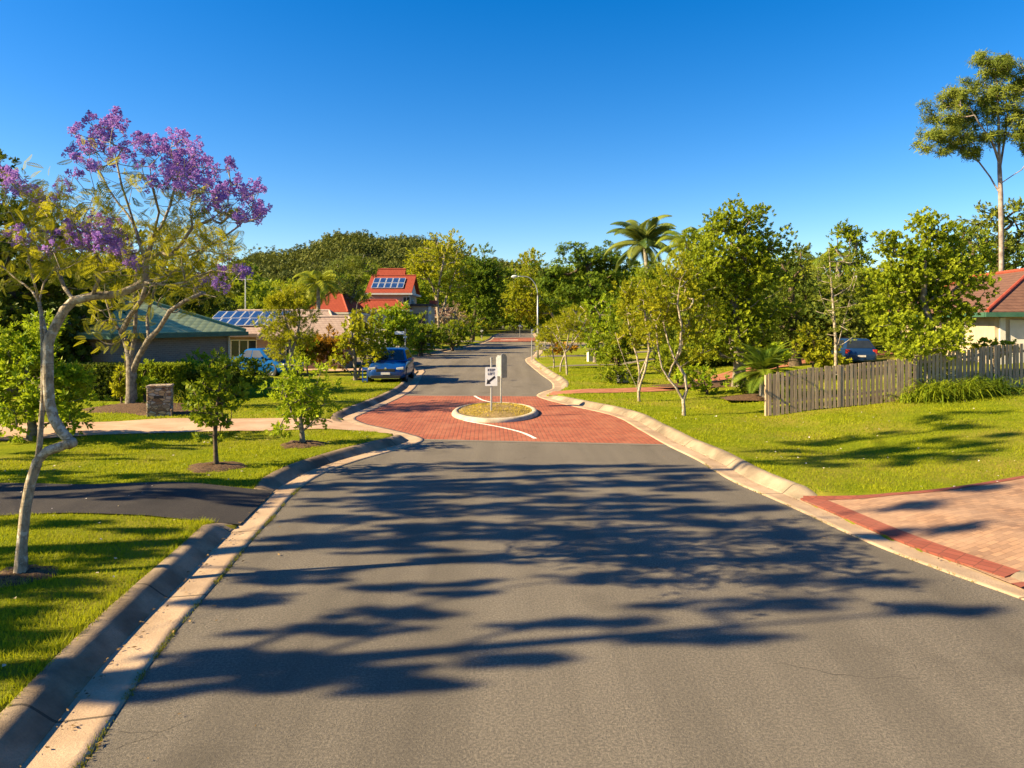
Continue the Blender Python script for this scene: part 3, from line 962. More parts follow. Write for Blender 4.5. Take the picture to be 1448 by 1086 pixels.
def clusters(lobes, n, edge=.8):
    """points through the crown's volume, biased outward, with an uneven outline"""
    vol = np.array([r[0] * r[1] * r[2] for c, r in lobes]) ** .75
    pts = []; which = []
    for i, (c, r) in enumerate(lobes):
        k = max(3, int(round(n * vol[i] / vol.sum())))
        dv = rng.normal(0, 1, (k, 3)); dv /= np.linalg.norm(dv, axis=1)[:, None]
        rad = np.maximum(.28, rng.uniform(0, 1, k) ** (1 / 2.6)) * rng.uniform(edge, 1.06, k)
        p = np.array(c[:])[None] + dv * rad[:, None] * np.array(r)[None]
        pts.append(p); which.append(np.full(k, i))
    return np.vstack(pts), np.concatenate(which)


def leaf_cloud(pts, which, lobes, rc, per, tpl, size, base_tint=.5, flat=.7, up=.35, tint_sd=.2, centers=None):
    n = len(pts) * per
    c = np.repeat(pts, per, 0)
    dv = rng.normal(0, 1, (n, 3)); dv /= np.linalg.norm(dv, axis=1)[:, None]
    rr = rng.uniform(0, 1, n) ** .5 * np.repeat(rc * rng.uniform(.7, 1.25, len(pts)), per)
    P = c + dv * rr[:, None] * (np.array([1, 1, flat]) if np.isscalar(flat) else np.array(flat))
    lc = np.array([l[0][:] for l in lobes])[np.repeat(which, per)]
    out = P - lc; out /= np.linalg.norm(out, axis=1)[:, None] + 1e-6
    D = dv * .6 + out * .6 + np.array([0, 0, up]) + rng.normal(0, .35, (n, 3))
    t = np.repeat(np.clip(base_tint + rng.normal(0, tint_sd, len(pts)), 0, 1), per)
    return scatter(tpl, P, D, size * rng.uniform(.75, 1.25, n), t)


PROTO = {}


def tree(name, label, cat, base, d, lobes, leaf='leaf_mid', bark='bark_grey', R=.12, n=60, leafpx=5.0, cover=4.0, tpl='sprig', paths=None,
         group=None, tint=.5, flat=.7, up=.35, rcf=.62, edge=.8, limbs=True, tsd=.2, minleaf=.05, wob=.10, extra=None, depth=.85, bare=0, tip=None, expo=.5):
    """base (px,py) or Vector; lobes in photo pixels at distance d"""
    B = base if isinstance(base, Vector) else Vector((*at(base[0], 0, d)[:2], 0))
    B = Vector((B.x, B.y, grade(B.x, B.y) - .03))
    root = thing(name, label, cat, B, 0, group)
    L = [(c - B, r) for c, r in (lobes_px(lobes, d, depth) if not isinstance(lobes[0][0], Vector) else lobes)]
    pts, which = clusters(L, n, edge)
    keep = pts[:, 2] > .08
    pts, which = pts[keep], which[keep]
    if paths is None:
        c = sum((l[0] * (l[1][0] * l[1][2]) for l in L), Vector()) / sum(l[1][0] * l[1][2] for l in L)
        top = max(l[0].z + l[1][2] for l in L)
        pl = [Vector((0, 0, 0))]
        for i in range(1, 7):
            t = i / 6
            pl.append(Vector((c.x * t ** 1.5, c.y * t ** 1.5, (c.z * .55 + top * .4) * t)) + Vector((random.gauss(0, .03), random.gauss(0, .03), 0)) * top * .35)
        paths = [pl]
    else:
        paths = [[p - B for p in pl] for pl in paths]
    mb = grow(paths, [tuple(p) for p in pts], R, tip=tip or max(.006, .0005 * d), wob=wob, expo=expo)
    mb.build('trunk', M[bark], root, smooth=True)
    leaf_len = max(minleaf, leafpx * d / F)
    ratio = {'sprig': .62, 'round': .55, 'narrow': .8, 'droop': .8, 'frond': .5, 'flat': .6}[tpl]
    size = leaf_len / ratio
    area = sum(math.pi * l[1][0] * l[1][2] for l in L)
    V_, Q_ = TPL[tpl]
    la = {'sprig': .62 * .30 * .5 * 7, 'round': .55 * .4 * .5 * 8, 'narrow': .8 * .16 * .5 * 7, 'droop': .8 * .17 * .5 * 7, 'frond': .22, 'flat': .6 * .28 * .5 * 8}[tpl] * size * size
    per = max(2, int(cover * area / la / len(pts)))
    vol = sum(4.19 * l[1][0] * l[1][1] * l[1][2] for l in L)
    rc = rcf * (vol / len(pts)) ** (1 / 3)
    leafy = pts; lw = which
    if bare: k = rng.uniform(0, 1, len(pts)) > bare; leafy, lw = pts[k], which[k]
    parts = [leaf_cloud(leafy, lw, L, rc, per, tpl, size, tint, flat, up, tsd)]
    V, Fc, T = merge(parts)
    link('crown', np_mesh('crown', V, Fc, {'tint': T}), M[leaf], root)
    return root


def palm(name, label, base, top, flen, nf, leaf, bark, R=.14, group=None, droop=.9, lean=0, trunk=True, cat='palm', nl=22, lw=.05, split=True, up0=1.25, stub=None):
    """base, top world vectors; flen frond length (m)"""
    root = thing(name, label, cat, base, 0, group)
    t = top - base
    mb = MB()
    pts = [Vector((t.x * u + math.sin(u * 3) * lean, t.y * u, t.z * u)) for u in [i / 8 for i in range(9)]]
    mb.tube(pts, [R * (1.35 - .5 * i / 8) for i in range(9)], 10)
    mb.build('trunk', M[bark], root, smooth=True)
    V = []; Q = []; T = []
    for i in range(nf):
        az = i * 2.399 + random.uniform(-.25, .25); u = (i + .5) / nf
        e0 = up0 - (up0 + .35) * u ** 1.1 + random.uniform(-.1, .1)           # starting elevation, upper to lower
        L = flen * random.uniform(.85, 1.1); hd = Vector((math.cos(az), math.sin(az), 0)); p = t.copy(); e = e0; m = 14; ax = []
        for k in range(m + 1):
            ax.append((p.copy(), e)); p = p + (hd * math.cos(e) + Vector((0, 0, math.sin(e)))) * (L / m); e -= droop * (1.6 if k > m * .4 else .8) / m * (1.2 - .4 * u)
        tn = random.uniform(.1, .9)
        sd = Vector((-hd.y, hd.x, 0))
        for k in range(m):
            a, b = ax[k][0], ax[k + 1][0]; w = .022 * flen * (1 - k / m * .8) * .6
            j = len(V); V += [a - sd * w, a + sd * w, b + sd * w, b - sd * w]; Q.append((j, j + 1, j + 2, j + 3)); T.append(tn)
        for k in range(nl):
            s_ = .12 + .88 * k / (nl - 1); f = s_ * m; i0 = min(int(f), m - 1); a = ax[i0][0].lerp(ax[i0 + 1][0], f - i0); e = ax[i0][1]
            fw = hd * math.cos(e) + Vector((0, 0, math.sin(e))); upv = sd.cross(fw)
            ll = flen * .26 * math.sin(math.pi * (.2 + .75 * s_)) + .02 * flen
            for sg in (-1, 1):
                dr = (sd * sg * .8 + fw * .55 - Vector((0, 0, .35 if split else -.1)) + upv * .1).normalized(); wv = fw * lw * flen * .5
                j = len(V); q = a + dr * ll; V += [a, a + dr * ll * .45 + wv, q - Vector((0, 0, .06 * ll)), a + dr * ll * .45 - wv]; Q.append((j, j + 1, j + 2, j + 3)); T.append(min(1, max(0, tn + random.gauss(0, .15))))
    link('crown', np_mesh('crown', [v[:] for v in V], Q, {'tint': T}), M[leaf], root)
    return root


def strappy(name, label, base, r, n, leaf='leaf_bright', group=None, hgt=.6, wid=.035):
    """clump of arching strap leaves"""
    root = thing(name, label, 'plant', base, 0, group)
    V = []; Q = []; T = []
    for i in range(n):
        az = random.uniform(0, 6.283); o = Vector((random.gauss(0, r * .28), random.gauss(0, r * .22), 0)); hd = Vector((math.cos(az), math.sin(az), 0))
        sd = Vector((-hd.y, hd.x, 0)); L = hgt * random.uniform(.7, 1.3); e = random.uniform(.8, 1.45); p = o; m = 5; tn = random.uniform(0, 1); prev = None
        for k in range(m + 1):
            w = wid * (1 - (k / m) ** 2) * .5 + .002
            cur = (p - sd * w, p + sd * w)
            if prev:
                j = len(V); V += [prev[0], prev[1], cur[1], cur[0]]; Q.append((j, j + 1, j + 2, j + 3)); T.append(tn)
            prev = cur; p = p + (hd * math.cos(e) + Vector((0, 0, math.sin(e)))) * (L / m); e -= .45
    link('foliage', np_mesh('foliage', [v[:] for v in V], Q, {'tint': T}), M[leaf], root)
    return root


def bush(name, label, base_px, d, lobes, leaf, n=40, leafpx=5, cover=4.5, tpl='sprig', group=None, tint=.5, cat='bush', **kw):
    return tree(name, label, cat, base_px, d, lobes, leaf, 'bark_dark', .05, n, leafpx, cover, tpl, group=group, tint=tint, **kw)


def hedge(label, x0, x1, y0, y1, h, leaf='leaf_dark', dens=420, rz=0, size=.11):
    cx, cy = (x0 + x1) / 2, (y0 + y1) / 2; gz_ = grade(cx, cy)
    root = thing('hedge', label, 'hedge', (cx, cy, gz_), rz)
    hx, hy = (x1 - x0) / 2, (y1 - y0) / 2
    n = int(dens * (4 * hx * h + 4 * hy * h + 4 * hx * hy))
    P = np.c_[rng.uniform(-hx, hx, n), rng.uniform(-hy, hy, n), rng.uniform(0.03, h, n)]
    ax = rng.integers(0, 5, n)                       # pull most leaves to a clipped face
    dirs = np.array([(1, 0, 0), (-1, 0, 0), (0, 1, 0), (0, -1, 0), (0, 0, 1)], float)
    k = rng.uniform(0, 1, n) < .8; dep = rng.exponential(.05, n)
    P[k & (ax == 0), 0] = hx - dep[k & (ax == 0)]; P[k & (ax == 1), 0] = -hx + dep[k & (ax == 1)]
    P[k & (ax == 2), 1] = hy - dep[k & (ax == 2)]; P[k & (ax == 3), 1] = -hy + dep[k & (ax == 3)]; P[k & (ax == 4), 2] = h - dep[k & (ax == 4)]
    V, Fc, T = scatter('round', P, dirs[ax] + rng.normal(0, .5, (n, 3)), size * rng.uniform(.7, 1.2, n), np.clip(.5 + rng.normal(0, .25, n), 0, 1))
    link('foliage', np_mesh('foliage', V, Fc, {'tint': T}), M[leaf], root)
    mb = MB()
    for i in range(max(3, int((x1 - x0) / .6))):
        x = -hx + (i + .5) * 2 * hx / max(3, int((x1 - x0) / .6)); mb.tube([(x, 0, -.05), (x + .05, .03, h * .5), (x - .05, -.05, h * .85)], [.03, .022, .01], 5)
    mb.build('stem', M['bark_dark'], root)
    return root
# ------------------------------------------------------------------ the jacaranda beside the near kerb
def jacaranda():
    d = 7.97
    B = Vector((-5.54, 7.97, 0)); B.z = grade(B.x, B.y) - .03
    root = thing('jacaranda_tree', 'crooked pale trunked jacaranda with purple blossom, nearest the camera beside the kerb', 'tree', B)
    def pl(pts, dy0=0, dy1=0):
        n = len(pts); return [at(px, py, d + dy0 + (dy1 - dy0) * i / (n - 1)) - B for i, (px, py) in enumerate(pts)]
    trunk = pl([(29, 815), (31, 770), (36, 720), (43, 683), (53, 652), (66, 638), (84, 632), (98, 627), (96, 620), (86, 609), (76, 592), (70, 570), (68, 540), (68, 510), (68, 486)])
    limbs = [
        pl([(68, 486), (72, 474), (80, 458), (91, 438), (104, 425), (130, 419), (166, 416), (185, 409), (202, 399), (206, 385), (206, 370)], 0, .1),
        pl([(206, 370), (200, 352), (195, 335), (190, 318), (178, 300), (166, 286), (152, 265), (143, 246), (136, 215), (131, 186)], .1, .5),
        pl([(190, 318), (182, 292), (172, 262), (164, 225), (157, 186)], .2, -.4),
        pl([(210, 363), (216, 338), (229, 319), (240, 292), (250, 255), (255, 222)], 0, .7),
        pl([(210, 363), (226, 358), (240, 361), (254, 348), (272, 322), (300, 310), (322, 290), (326, 262), (324, 240)], 0, -.6),
        pl([(202, 399), (222, 394), (240, 388), (252, 378), (257, 366), (276, 357), (310, 340), (340, 318), (358, 292), (365, 274)], 0, .5),
        pl([(207, 400), (222, 402), (240, 403), (262, 399), (280, 390), (300, 382), (322, 385), (340, 386)], 0, -.5),
        pl([(216, 338), (225, 300), (215, 262), (212, 235)], .1, -.7),
        pl([(68, 486), (64, 466), (59, 447), (55, 427), (46, 412), (34, 402), (22, 394), (5, 378), (-25, 362), (-60, 340)], 0, .4),
        pl([(55, 427), (50, 405), (45, 388), (40, 360), (30, 330), (15, 300), (2, 280)], 0, -.6),
        pl([(137, 417), (140, 395), (142, 372), (130, 350), (112, 332), (95, 300), (70, 285)], 0, -.7),
        pl([(104, 425), (90, 405), (84, 385), (72, 360), (55, 335), (40, 310)], 0, .7),
        pl([(55, 427), (62, 400), (80, 375), (100, 350), (120, 322), (140, 312)], 0, .8),
        pl([(53, 652), (56, 630), (58, 600), (61, 560), (61, 520), (60, 480), (58, 447)], .05, .05),
    ]
    def blob(ells):
        out = []
        for px, py, rx, ry, n in ells:
            for i in range(n):
                a = random.uniform(0, 6.283); r = random.random() ** .5
                out.append(at(px + rx * r * math.cos(a), py + ry * r * math.sin(a), d + random.gauss(0, .62)) - B)
        return out
    def blob2(e): return blob([(a, b, c, d_, max(2, int(n * .62))) for a, b, c, d_, n in e])
    flow = blob([(125, 172, 5, 4, 3), (158, 172, 9, 6, 7), (150, 182, 14, 8, 8), (105, 190, 6, 5, 3), (176, 186, 6, 4, 3), (104, 222, 7, 10, 5), (125, 208, 12, 12, 6), (146, 200, 18, 16, 12), (200, 199, 12, 6, 5),
                 (165, 222, 18, 14, 10), (200, 220, 18, 14, 10), (232, 212, 14, 12, 10), (253, 197, 9, 8, 9), (272, 212, 9, 8, 6), (252, 234, 32, 16, 22), (285, 246, 28, 16, 20), (262, 262, 34, 18, 26), (300, 272, 22, 18, 16),
                 (318, 238, 3, 3, 1), (326, 236, 5, 5, 4), (330, 270, 14, 12, 8), (364, 268, 7, 7, 6), (350, 284, 12, 9, 7), (358, 302, 14, 12, 9), (375, 305, 7, 12, 3), (342, 312, 20, 12, 12), (305, 300, 20, 12, 9), (230, 250, 26, 18, 14),
                 (106, 249, 5, 4, 2), (128, 240, 12, 9, 5), (140, 340, 42, 20, 30), (100, 338, 40, 16, 20), (165, 352, 24, 12, 14), (120, 318, 40, 12, 14), (60, 350, 28, 16, 14), (30, 268, 26, 12, 12), (70, 285, 24, 10, 8), (12, 250, 14, 12, 7),
                 (90, 268, 8, 6, 3), (30, 345, 20, 10, 6), (320, 385, 16, 8, 6), (344, 388, 8, 6, 4), (310, 410, 12, 8, 4), (290, 402, 8, 6, 2), (175, 372, 20, 8, 6), (-40, 300, 30, 30, 14)])
    leaf = blob2([(40, 300, 45, 30, 34), (90, 300, 40, 28, 26), (130, 300, 30, 24, 14), (60, 340, 50, 40, 34), (110, 370, 50, 35, 32), (150, 390, 30, 22, 16), (25, 255, 25, 12, 8), (180, 330, 35, 40, 20), (160, 265, 30, 40, 12),
                 (230, 330, 36, 30, 22), (250, 365, 45, 26, 24), (290, 350, 35, 24, 20), (250, 285, 45, 30, 18), (310, 315, 30, 20, 12), (320, 360, 20, 20, 9), (215, 240, 20, 25, 6), (125, 225, 18, 20, 5), (265, 395, 40, 14, 12), (20, 395, 25, 20, 10), (-40, 320, 40, 50, 30)])
    tg = flow + leaf
    mb = grow([trunk] + limbs, [tuple(t) for t in tg], .055, tip=.0033, wob=.07, up=.5, expo=.5)
    # knob at the elbow and old branch scars
    k = at(98, 625, d) - B
    mb.tube([k + Vector((-.02, 0, -.03)), k + Vector((.05, 0, 0)), k + Vector((.075, -.01, .005))], [.06, .058, .025], 10)
    n_ = len(limbs[-1]); mb.tube(limbs[-1], [.034 - .016 * q / (n_ - 1) for q in range(n_)], 8)
    mb.build('trunk', M['bark_pale'], root, smooth=True)
    P = np.array([t[:] for t in leaf]); n = 6
    Pn = np.repeat(P, n, 0) + rng.normal(0, .085, (len(P) * n, 3)); D = rng.normal(0, .8, (len(Pn), 3)) + np.array([.1, 0, .05])
    V, Fc, T = scatter('frond', Pn, D, rng.uniform(.09, .19, len(Pn)), np.repeat(np.clip(.55 + rng.normal(0, .25, len(P)), 0, 1), n), .12)
    link('crown', np_mesh('crown', V, Fc, {'tint': T}), M['leaf_jac'], root)
    P = np.array([t[:] for t in flow]); n = 3
    Pn = np.repeat(P, n, 0) + rng.normal(0, .035, (len(P) * n, 3)); D = rng.normal(0, .3, (len(Pn), 3)) + np.array([0, 0, 1])
    V, Fc, T = scatter('flower', Pn, D, rng.uniform(.055, .10, len(Pn)), np.repeat(rng.uniform(.2, .9, len(P)), n), .2)
    link('blossom', np_mesh('blossom', V, Fc, {'tint': T}), M['blossom'], root)


jacaranda()


def pxl(pts, d, dy0=0, dy1=0):
    n = len(pts); return [at(px, py, d + dy0 + (dy1 - dy0) * i / max(1, n - 1)) for i, (px, py) in enumerate(pts)]


# ------------------------------------------------------------------ left-hand gardens
dj = 23.3
tree('jacaranda_tree', 'leafy jacaranda without flowers, many bare grey limbs from one trunk in a mulch bed', 'tree', (186, 577), dj,
     [(165, 440, 45, 40), (230, 400, 70, 50), (280, 385, 50, 42), (200, 350, 70, 45), (255, 340, 60, 35), (150, 390, 35, 45), (300, 420, 30, 18), (160, 480, 30, 16, -.6)], 'leaf_jac', 'bark_grey', .17, 170, 8, 1.0, 'frond',
     paths=[pxl([(186, 580), (186, 555), (186, 530), (184, 510)], dj), pxl([(184, 510), (180, 490), (172, 470), (158, 452), (150, 425), (148, 395)], dj, 0, .8), pxl([(186, 530), (196, 505), (210, 480), (225, 465), (240, 440), (262, 425), (285, 415), (305, 420)], dj, 0, -1),
            pxl([(186, 515), (190, 480), (192, 445), (190, 410), (195, 370)], dj, 0, .5), pxl([(210, 480), (208, 450), (215, 420), (228, 385), (240, 350)], dj, 0, 1.2), pxl([(172, 470), (185, 445), (200, 425), (210, 390), (205, 345)], dj, 0, -1), pxl([(158, 452), (140, 455), (130, 445)], dj, 0, .5)],
     tint=.6, edge=.7, wob=.12, depth=1.0, expo=.6)
tree('small_tree', 'small dark green young tree on one thin stem in a round mulch ring', 'tree', (303, 660), 13.85, [(318, 520, 26, 22), (305, 560, 38, 42), (285, 585, 24, 26), (326, 582, 20, 24), (300, 610, 20, 22), (290, 530, 22, 18)], 'leaf_mid', 'bark_dark', .045, 60, 7, 2.3, 'round',
     paths=[pxl([(306, 662), (305, 640), (304, 615), (305, 598), (308, 570), (312, 535)], 13.85)], tint=.35)
tree('small_tree', 'low bushy light green tree branching near the ground beside the pink driveway', 'tree', (428, 627), 16.5, [(425, 560, 42, 36), (400, 590, 26, 20), (450, 570, 26, 26), (425, 530, 36, 20), (392, 545, 22, 14), (465, 548, 14, 16), (440, 600, 22, 14), (408, 522, 10, 12)], 'leaf_bright', 'bark_grey', .06, 70, 6.5, 2.0, 'sprig',
     paths=[pxl([(428, 628), (427, 610), (425, 590), (426, 560)], 16.5), pxl([(428, 618), (440, 600), (452, 590), (470, 597)], 16.5, 0, -.3), pxl([(427, 610), (415, 590), (405, 560), (398, 540)], 16.5, 0, .3)], tint=.6)
tree('leafy_shrub', 'tall dense shrub with big pale tips at the left edge behind the jacaranda trunk', 'shrub', (45, 630), 17.0, [(45, 545, 70, 80), (20, 490, 45, 45), (90, 570, 42, 55), (60, 470, 30, 30), (-30, 540, 50, 90), (100, 520, 25, 26)], 'leaf_bright', 'bark_grey', .10, 110, 7.5, 3.0, 'sprig', tint=.5)
tree('evergreen_tree', 'big dark evergreen tree filling the left edge behind the jacaranda', 'tree', (20, 600), 27, [(20, 380, 75, 130), (-50, 420, 80, 170), (60, 470, 70, 90), (-2, 250, 22, 34), (100, 450, 50, 60)], 'leaf_dark', 'bark_dark', .3, 130, 6, 3.6, 'round', tint=.4)
tree('evergreen_tree', 'dark spreading evergreen between the left edge and the green roof', 'tree', (125, 590), 29.5, [(120, 450, 50, 80), (150, 500, 34, 44), (95, 520, 40, 40), (150, 420, 36, 40)], 'leaf_dark', 'bark_dark', .2, 80, 6, 3.4, 'sprig', tint=.4)
hedge('dark clipped hedge beneath the many limbed jacaranda', -16.3, -13.9, 25.3, 26.3, 1.25)
hedge('square clipped hedge with a sunlit top before the grey brick wall', -13.6, -12.2, 25.6, 27.0, 1.3, 'leaf_mid')
hedge('lower dark hedge running right from the square clipped hedge', -12.1, -10.5, 26.4, 27.4, .95)
bush('bush', 'pale topped bush left of the blue car nose against the green roofed house', (275, 560), 28.5, [(285, 518, 30, 16), (262, 530, 20, 18), (305, 535, 24, 22)], 'leaf_bright', 50)
bush('bush', 'round dark green bush hiding the blue car', (340, 555), 27.5, [(335, 525, 34, 24), (362, 532, 18, 18), (318, 540, 24, 18)], 'leaf_mid', 55, tint=.35)
bush('low_shrub', 'small yellow green shrub at the foot of the bare limbed jacaranda', (205, 575), 23.6, [(205, 540, 12, 26), (195, 560, 12, 14)], 'leaf_bright', 18, cat='shrub')
bush('low_shrub', 'leafy sucker growth left of the bare limbed jacaranda trunk', (172, 575), 24.0, [(172, 530, 9, 26), (166, 550, 8, 16)], 'leaf_yellow', 16, cat='shrub')
strappy('garden_plant', 'small strappy plant at the left end of the mulch bed', Vector((-13.3, 23.2, grade(-13.3, 23.2))), .4, 60, 'leaf_bright', hgt=.45)
strappy('garden_plant', 'small leafy plant between tree trunk and stone pillar', Vector((-11.9, 24.2, grade(-11.9, 24.2))), .3, 40, 'leaf_mid', hgt=.5)
strappy('garden_plant', 'tuft of leaves right behind the stone pillar', Vector((-10.9, 23.6, grade(-10.9, 23.6) + .1)), .3, 50, 'leaf_yellow', hgt=1.1)

# ------------------------------------------------------------------ trees round the tan roofed house and the side street
tree('paperbark_tree', 'slender yellow green tree with pale stems before the solar panel roof', 'tree', (410, 520), 37.5, [(400, 430, 32, 34), (420, 460, 30, 38), (390, 470, 24, 30), (415, 412, 18, 16), (395, 495, 18, 14)], 'leaf_yellow', 'bark_pale', .10, 70, 4.5, 2.6, 'narrow',
     paths=[pxl([(412, 520), (410, 490), (408, 470), (402, 445), (400, 420)], 37.5), pxl([(411, 500), (420, 478), (424, 450), (422, 425)], 37.5, 0, .6)], tint=.6)
bush('croton_shrub', 'orange tinged shrub left of centre under the tan tiled eave', (435, 530), 40, [(432, 492, 22, 20), (420, 505, 14, 14)], 'leaf_mid', 40, cat='shrub', tint=.7)
bush('croton_shrub', 'broad orange and green shrub under the tan roof end', (462, 530), 40.5, [(465, 486, 26, 20), (450, 497, 18, 18), (478, 500, 14, 18)], 'leaf_orange', 55, cat='shrub')
tree('street_tree', 'narrow yellow green tree on the verge just left of the blue car', 'tree', (503, 543), 34.5, [(505, 450, 22, 34), (515, 480, 28, 34), (495, 490, 22, 26), (530, 500, 20, 20), (480, 512, 16, 10)], 'leaf_yellow', 'bark_grey', .10, 80, 4.6, 2.7, 'round',
     paths=[pxl([(503, 545), (502, 520), (500, 490), (503, 455), (505, 430)], 34.5), pxl([(505, 545), (509, 522), (518, 500), (522, 480)], 34.5, 0, .4), pxl([(502, 532), (485, 518), (472, 508)], 34.5, 0, -.3)], tint=.55)
tree('garden_tree', 'round dense green tree behind the blue parked car', 'tree', (550, 520), 47, [(545, 466, 30, 34), (567, 474, 28, 32), (530, 486, 24, 28), (560, 446, 22, 18)], 'leaf_bright', 'bark_dark', .16, 80, 4.3, 3.2, 'sprig', tint=.45)
tree('garden_tree', 'dark leafy tree on the far corner behind the street name pole', 'tree', (595, 495), 62, [(590, 468, 30, 24), (612, 470, 20, 20), (575, 478, 24, 20), (600, 482, 24, 14)], 'leaf_mid', 'bark_dark', .18, 80, 4, 3.2, 'sprig', tint=.3)
tree('garden_tree', 'bushy tree in front of the carport of the red roofed house', 'tree', (640, 492), 72, [(640, 472, 22, 16), (622, 478, 18, 14), (655, 480, 14, 12)], 'leaf_mid', 'bark_dark', .14, 50, 4, 3.0, 'sprig', tint=.35)
pa = at(451, 500, 57); pa.z = grade(pa.x, pa.y)
palm('palm_tree', 'tall palm with golden green fronds before the red roof', pa, at(450, 400, 57), 2.6, 20, 'leaf_palm', 'bark_palm', .15, 'palms before the red roof', droop=1.5)
pb = at(424, 500, 59); pb.z = grade(pb.x, pb.y)
palm('palm_tree', 'lower drooping palm left of the tall palm', pb, at(424, 415, 59), 2.3, 18, 'leaf_palm', 'bark_palm', .14, 'palms before the red roof', droop=1.8)
tree('gum_tree', 'thin brownish gum with white stems right of the golden palm', 'tree', (492, 490), 66, [(490, 375, 26, 22), (478, 400, 22, 24), (510, 390, 22, 26), (500, 415, 24, 16), (525, 372, 10, 14)], 'leaf_olive', 'bark_pale', .16, 60, 4, 1.7, 'droop',
     paths=[pxl([(492, 492), (488, 450), (480, 410), (478, 380)], 66), pxl([(488, 450), (500, 415), (508, 380), (515, 360)], 66, 0, 1)], tint=.4)
tree('gum_tree', 'large spreading gum with forked pale trunks left of the road end', 'tree', (626, 478), 86, [(600, 365, 30, 26), (630, 350, 32, 22), (650, 372, 30, 26), (615, 395, 40, 22), (590, 390, 22, 24), (655, 400, 20, 20)], 'leaf_yellow', 'bark_pale', .22, 100, 4.3, 1.9, 'sprig',
     paths=[pxl([(621, 480), (620, 450), (618, 425), (612, 405), (600, 385)], 86), pxl([(621, 460), (630, 425), (640, 395), (650, 370)], 86, 0, 2), pxl([(618, 425), (622, 395), (628, 365)], 86, 0, -2)], tint=.55)
tree('fig_tree', 'dense dark green domed tree right of the large forked gum', 'tree', (668, 465), 105, [(680, 385, 36, 34), (695, 405, 30, 34), (662, 400, 26, 30), (690, 430, 28, 24), (672, 455, 26, 18)], 'leaf_deep', 'bark_dark', .28, 90, 3.8, 3.4, 'sprig', tint=.3)
tree('verge_tree', 'small bare twigged tree with a split white trunk on the left verge', 'tree', (636, 492), 84, [(636, 445, 22, 18), (625, 455, 14, 12), (648, 455, 14, 12)], 'dry_twig', 'bark_pale', .12, 40, 5, .7, 'narrow',
     paths=[pxl([(636, 493), (637, 475), (634, 458), (630, 440)], 84), pxl([(637, 475), (645, 460), (652, 445)], 84, 0, .5)], tint=.6)
tree('verge_tree', 'small leafy verge tree with a leaning trunk beside the bare twigged one', 'tree', (646, 490), 86, [(655, 455, 16, 14), (648, 465, 12, 10)], 'leaf_yellow', 'bark_grey', .09, 30, 4, 2.4)
tree('verge_tree', 'low feathery verge tree farthest along the left side', 'tree', (681, 474), 128, [(681, 450, 16, 14), (668, 455, 12, 10), (694, 456, 10, 9)], 'leaf_mid', 'bark_grey', .16, 40, 4, 2.6)
tree('verge_tree', 'round yellow topped sapling before the far driveway', 'tree', (681, 472), 118, [(681, 462, 8, 6)], 'leaf_yellow', 'bark_grey', .06, 12, 4, 3)
bush('cycad_shrub', 'spiky low shrub on the left verge before the far driveway', (608, 493), 80, [(608, 482, 10, 9)], 'leaf_bright', 16, tpl='narrow', cat='shrub')

# ------------------------------------------------------------------ right-hand side
tree('shade_tree', 'broad dark green layered crown right of the street lamp', 'tree', (838, 500), 66, [(790, 385, 36, 26), (835, 360, 52, 24), (870, 385, 40, 28), (830, 400, 60, 30), (860, 420, 46, 30), (800, 425, 30, 26), (765, 400, 18, 20)], 'leaf_deep', 'bark_dark', .42, 190, 3.8, 3.6, 'flat', tint=.45, flat=.45, up=.8, depth=1)
tree('background_tree', 'tall pale green tree behind the street lamp', 'tree', (792, 470), 118, [(745, 385, 30, 34), (730, 415, 28, 30), (760, 420, 26, 30), (745, 440, 34, 20)], 'leaf_yellow', 'bark_pale', .22, 90, 4, 2.7, tint=.35)
tree('background_tree', 'olive gum with pale limbs at the end of the road', 'tree', (712, 466), 262, [(722, 425, 20, 24), (712, 440, 14, 16), (735, 445, 14, 14)], 'leaf_olive', 'bark_pale', .3, 50, 3, 2.2, 'droop', tint=.5)
tree('verge_tree', 'leftmost of the three thin pale saplings by the lamp', 'tree', (783, 524), 43.5, [(778, 470, 18, 20), (770, 485, 14, 14), (790, 462, 14, 12)], 'leaf_yellow', 'bark_pale', .045, 40, 4.4, 2.2, 'narrow', None, tint=.5)
tree('verge_tree', 'middle of the three thin pale saplings by the lamp, slightly bent', 'tree', (792, 529), 40.5, [(800, 455, 16, 18), (792, 475, 12, 12)], 'leaf_yellow', 'bark_pale', .05, 40, 4.4, 2.0, 'narrow', paths=[pxl([(792, 530), (793, 515), (799, 500), (803, 480), (808, 455)], 40.5), pxl([(799, 500), (792, 480), (788, 460)], 40.5, 0, .5)], tint=.5)
tree('verge_tree', 'nearest of the three thin pale saplings by the lamp, forked at mid height', 'tree', (802, 534), 38, [(815, 450, 22, 20), (800, 462, 18, 14), (826, 470, 14, 14)], 'leaf_yellow', 'bark_pale', .055, 60, 4.4, 2.0, 'narrow', paths=[pxl([(802, 535), (801, 515), (799, 498), (790, 482), (782, 470)], 38), pxl([(800, 500), (808, 488), (812, 465), (815, 440)], 38, 0, .6), pxl([(808, 488), (820, 470), (830, 450)], 38, 0, -.5)], tint=.5)
tree('garden_tree', 'upright green tree behind the white garden post', 'tree', (842, 512), 50, [(850, 440, 26, 26), (838, 465, 22, 24), (862, 470, 22, 24), (848, 490, 24, 14)], 'leaf_bright', 'bark_grey', .16, 70, 4.6, 2.7, tint=.4)
tree('garden_tree', 'shadowed dense tree behind the left multi stemmed street tree', 'tree', (872, 520), 46, [(872, 470, 26, 34), (890, 490, 24, 24), (868, 505, 20, 12), (905, 420, 30, 34), (930, 395, 28, 30)], 'leaf_mid', 'bark_dark', .15, 60, 5, 3.2, tint=.4)
d = 25.4
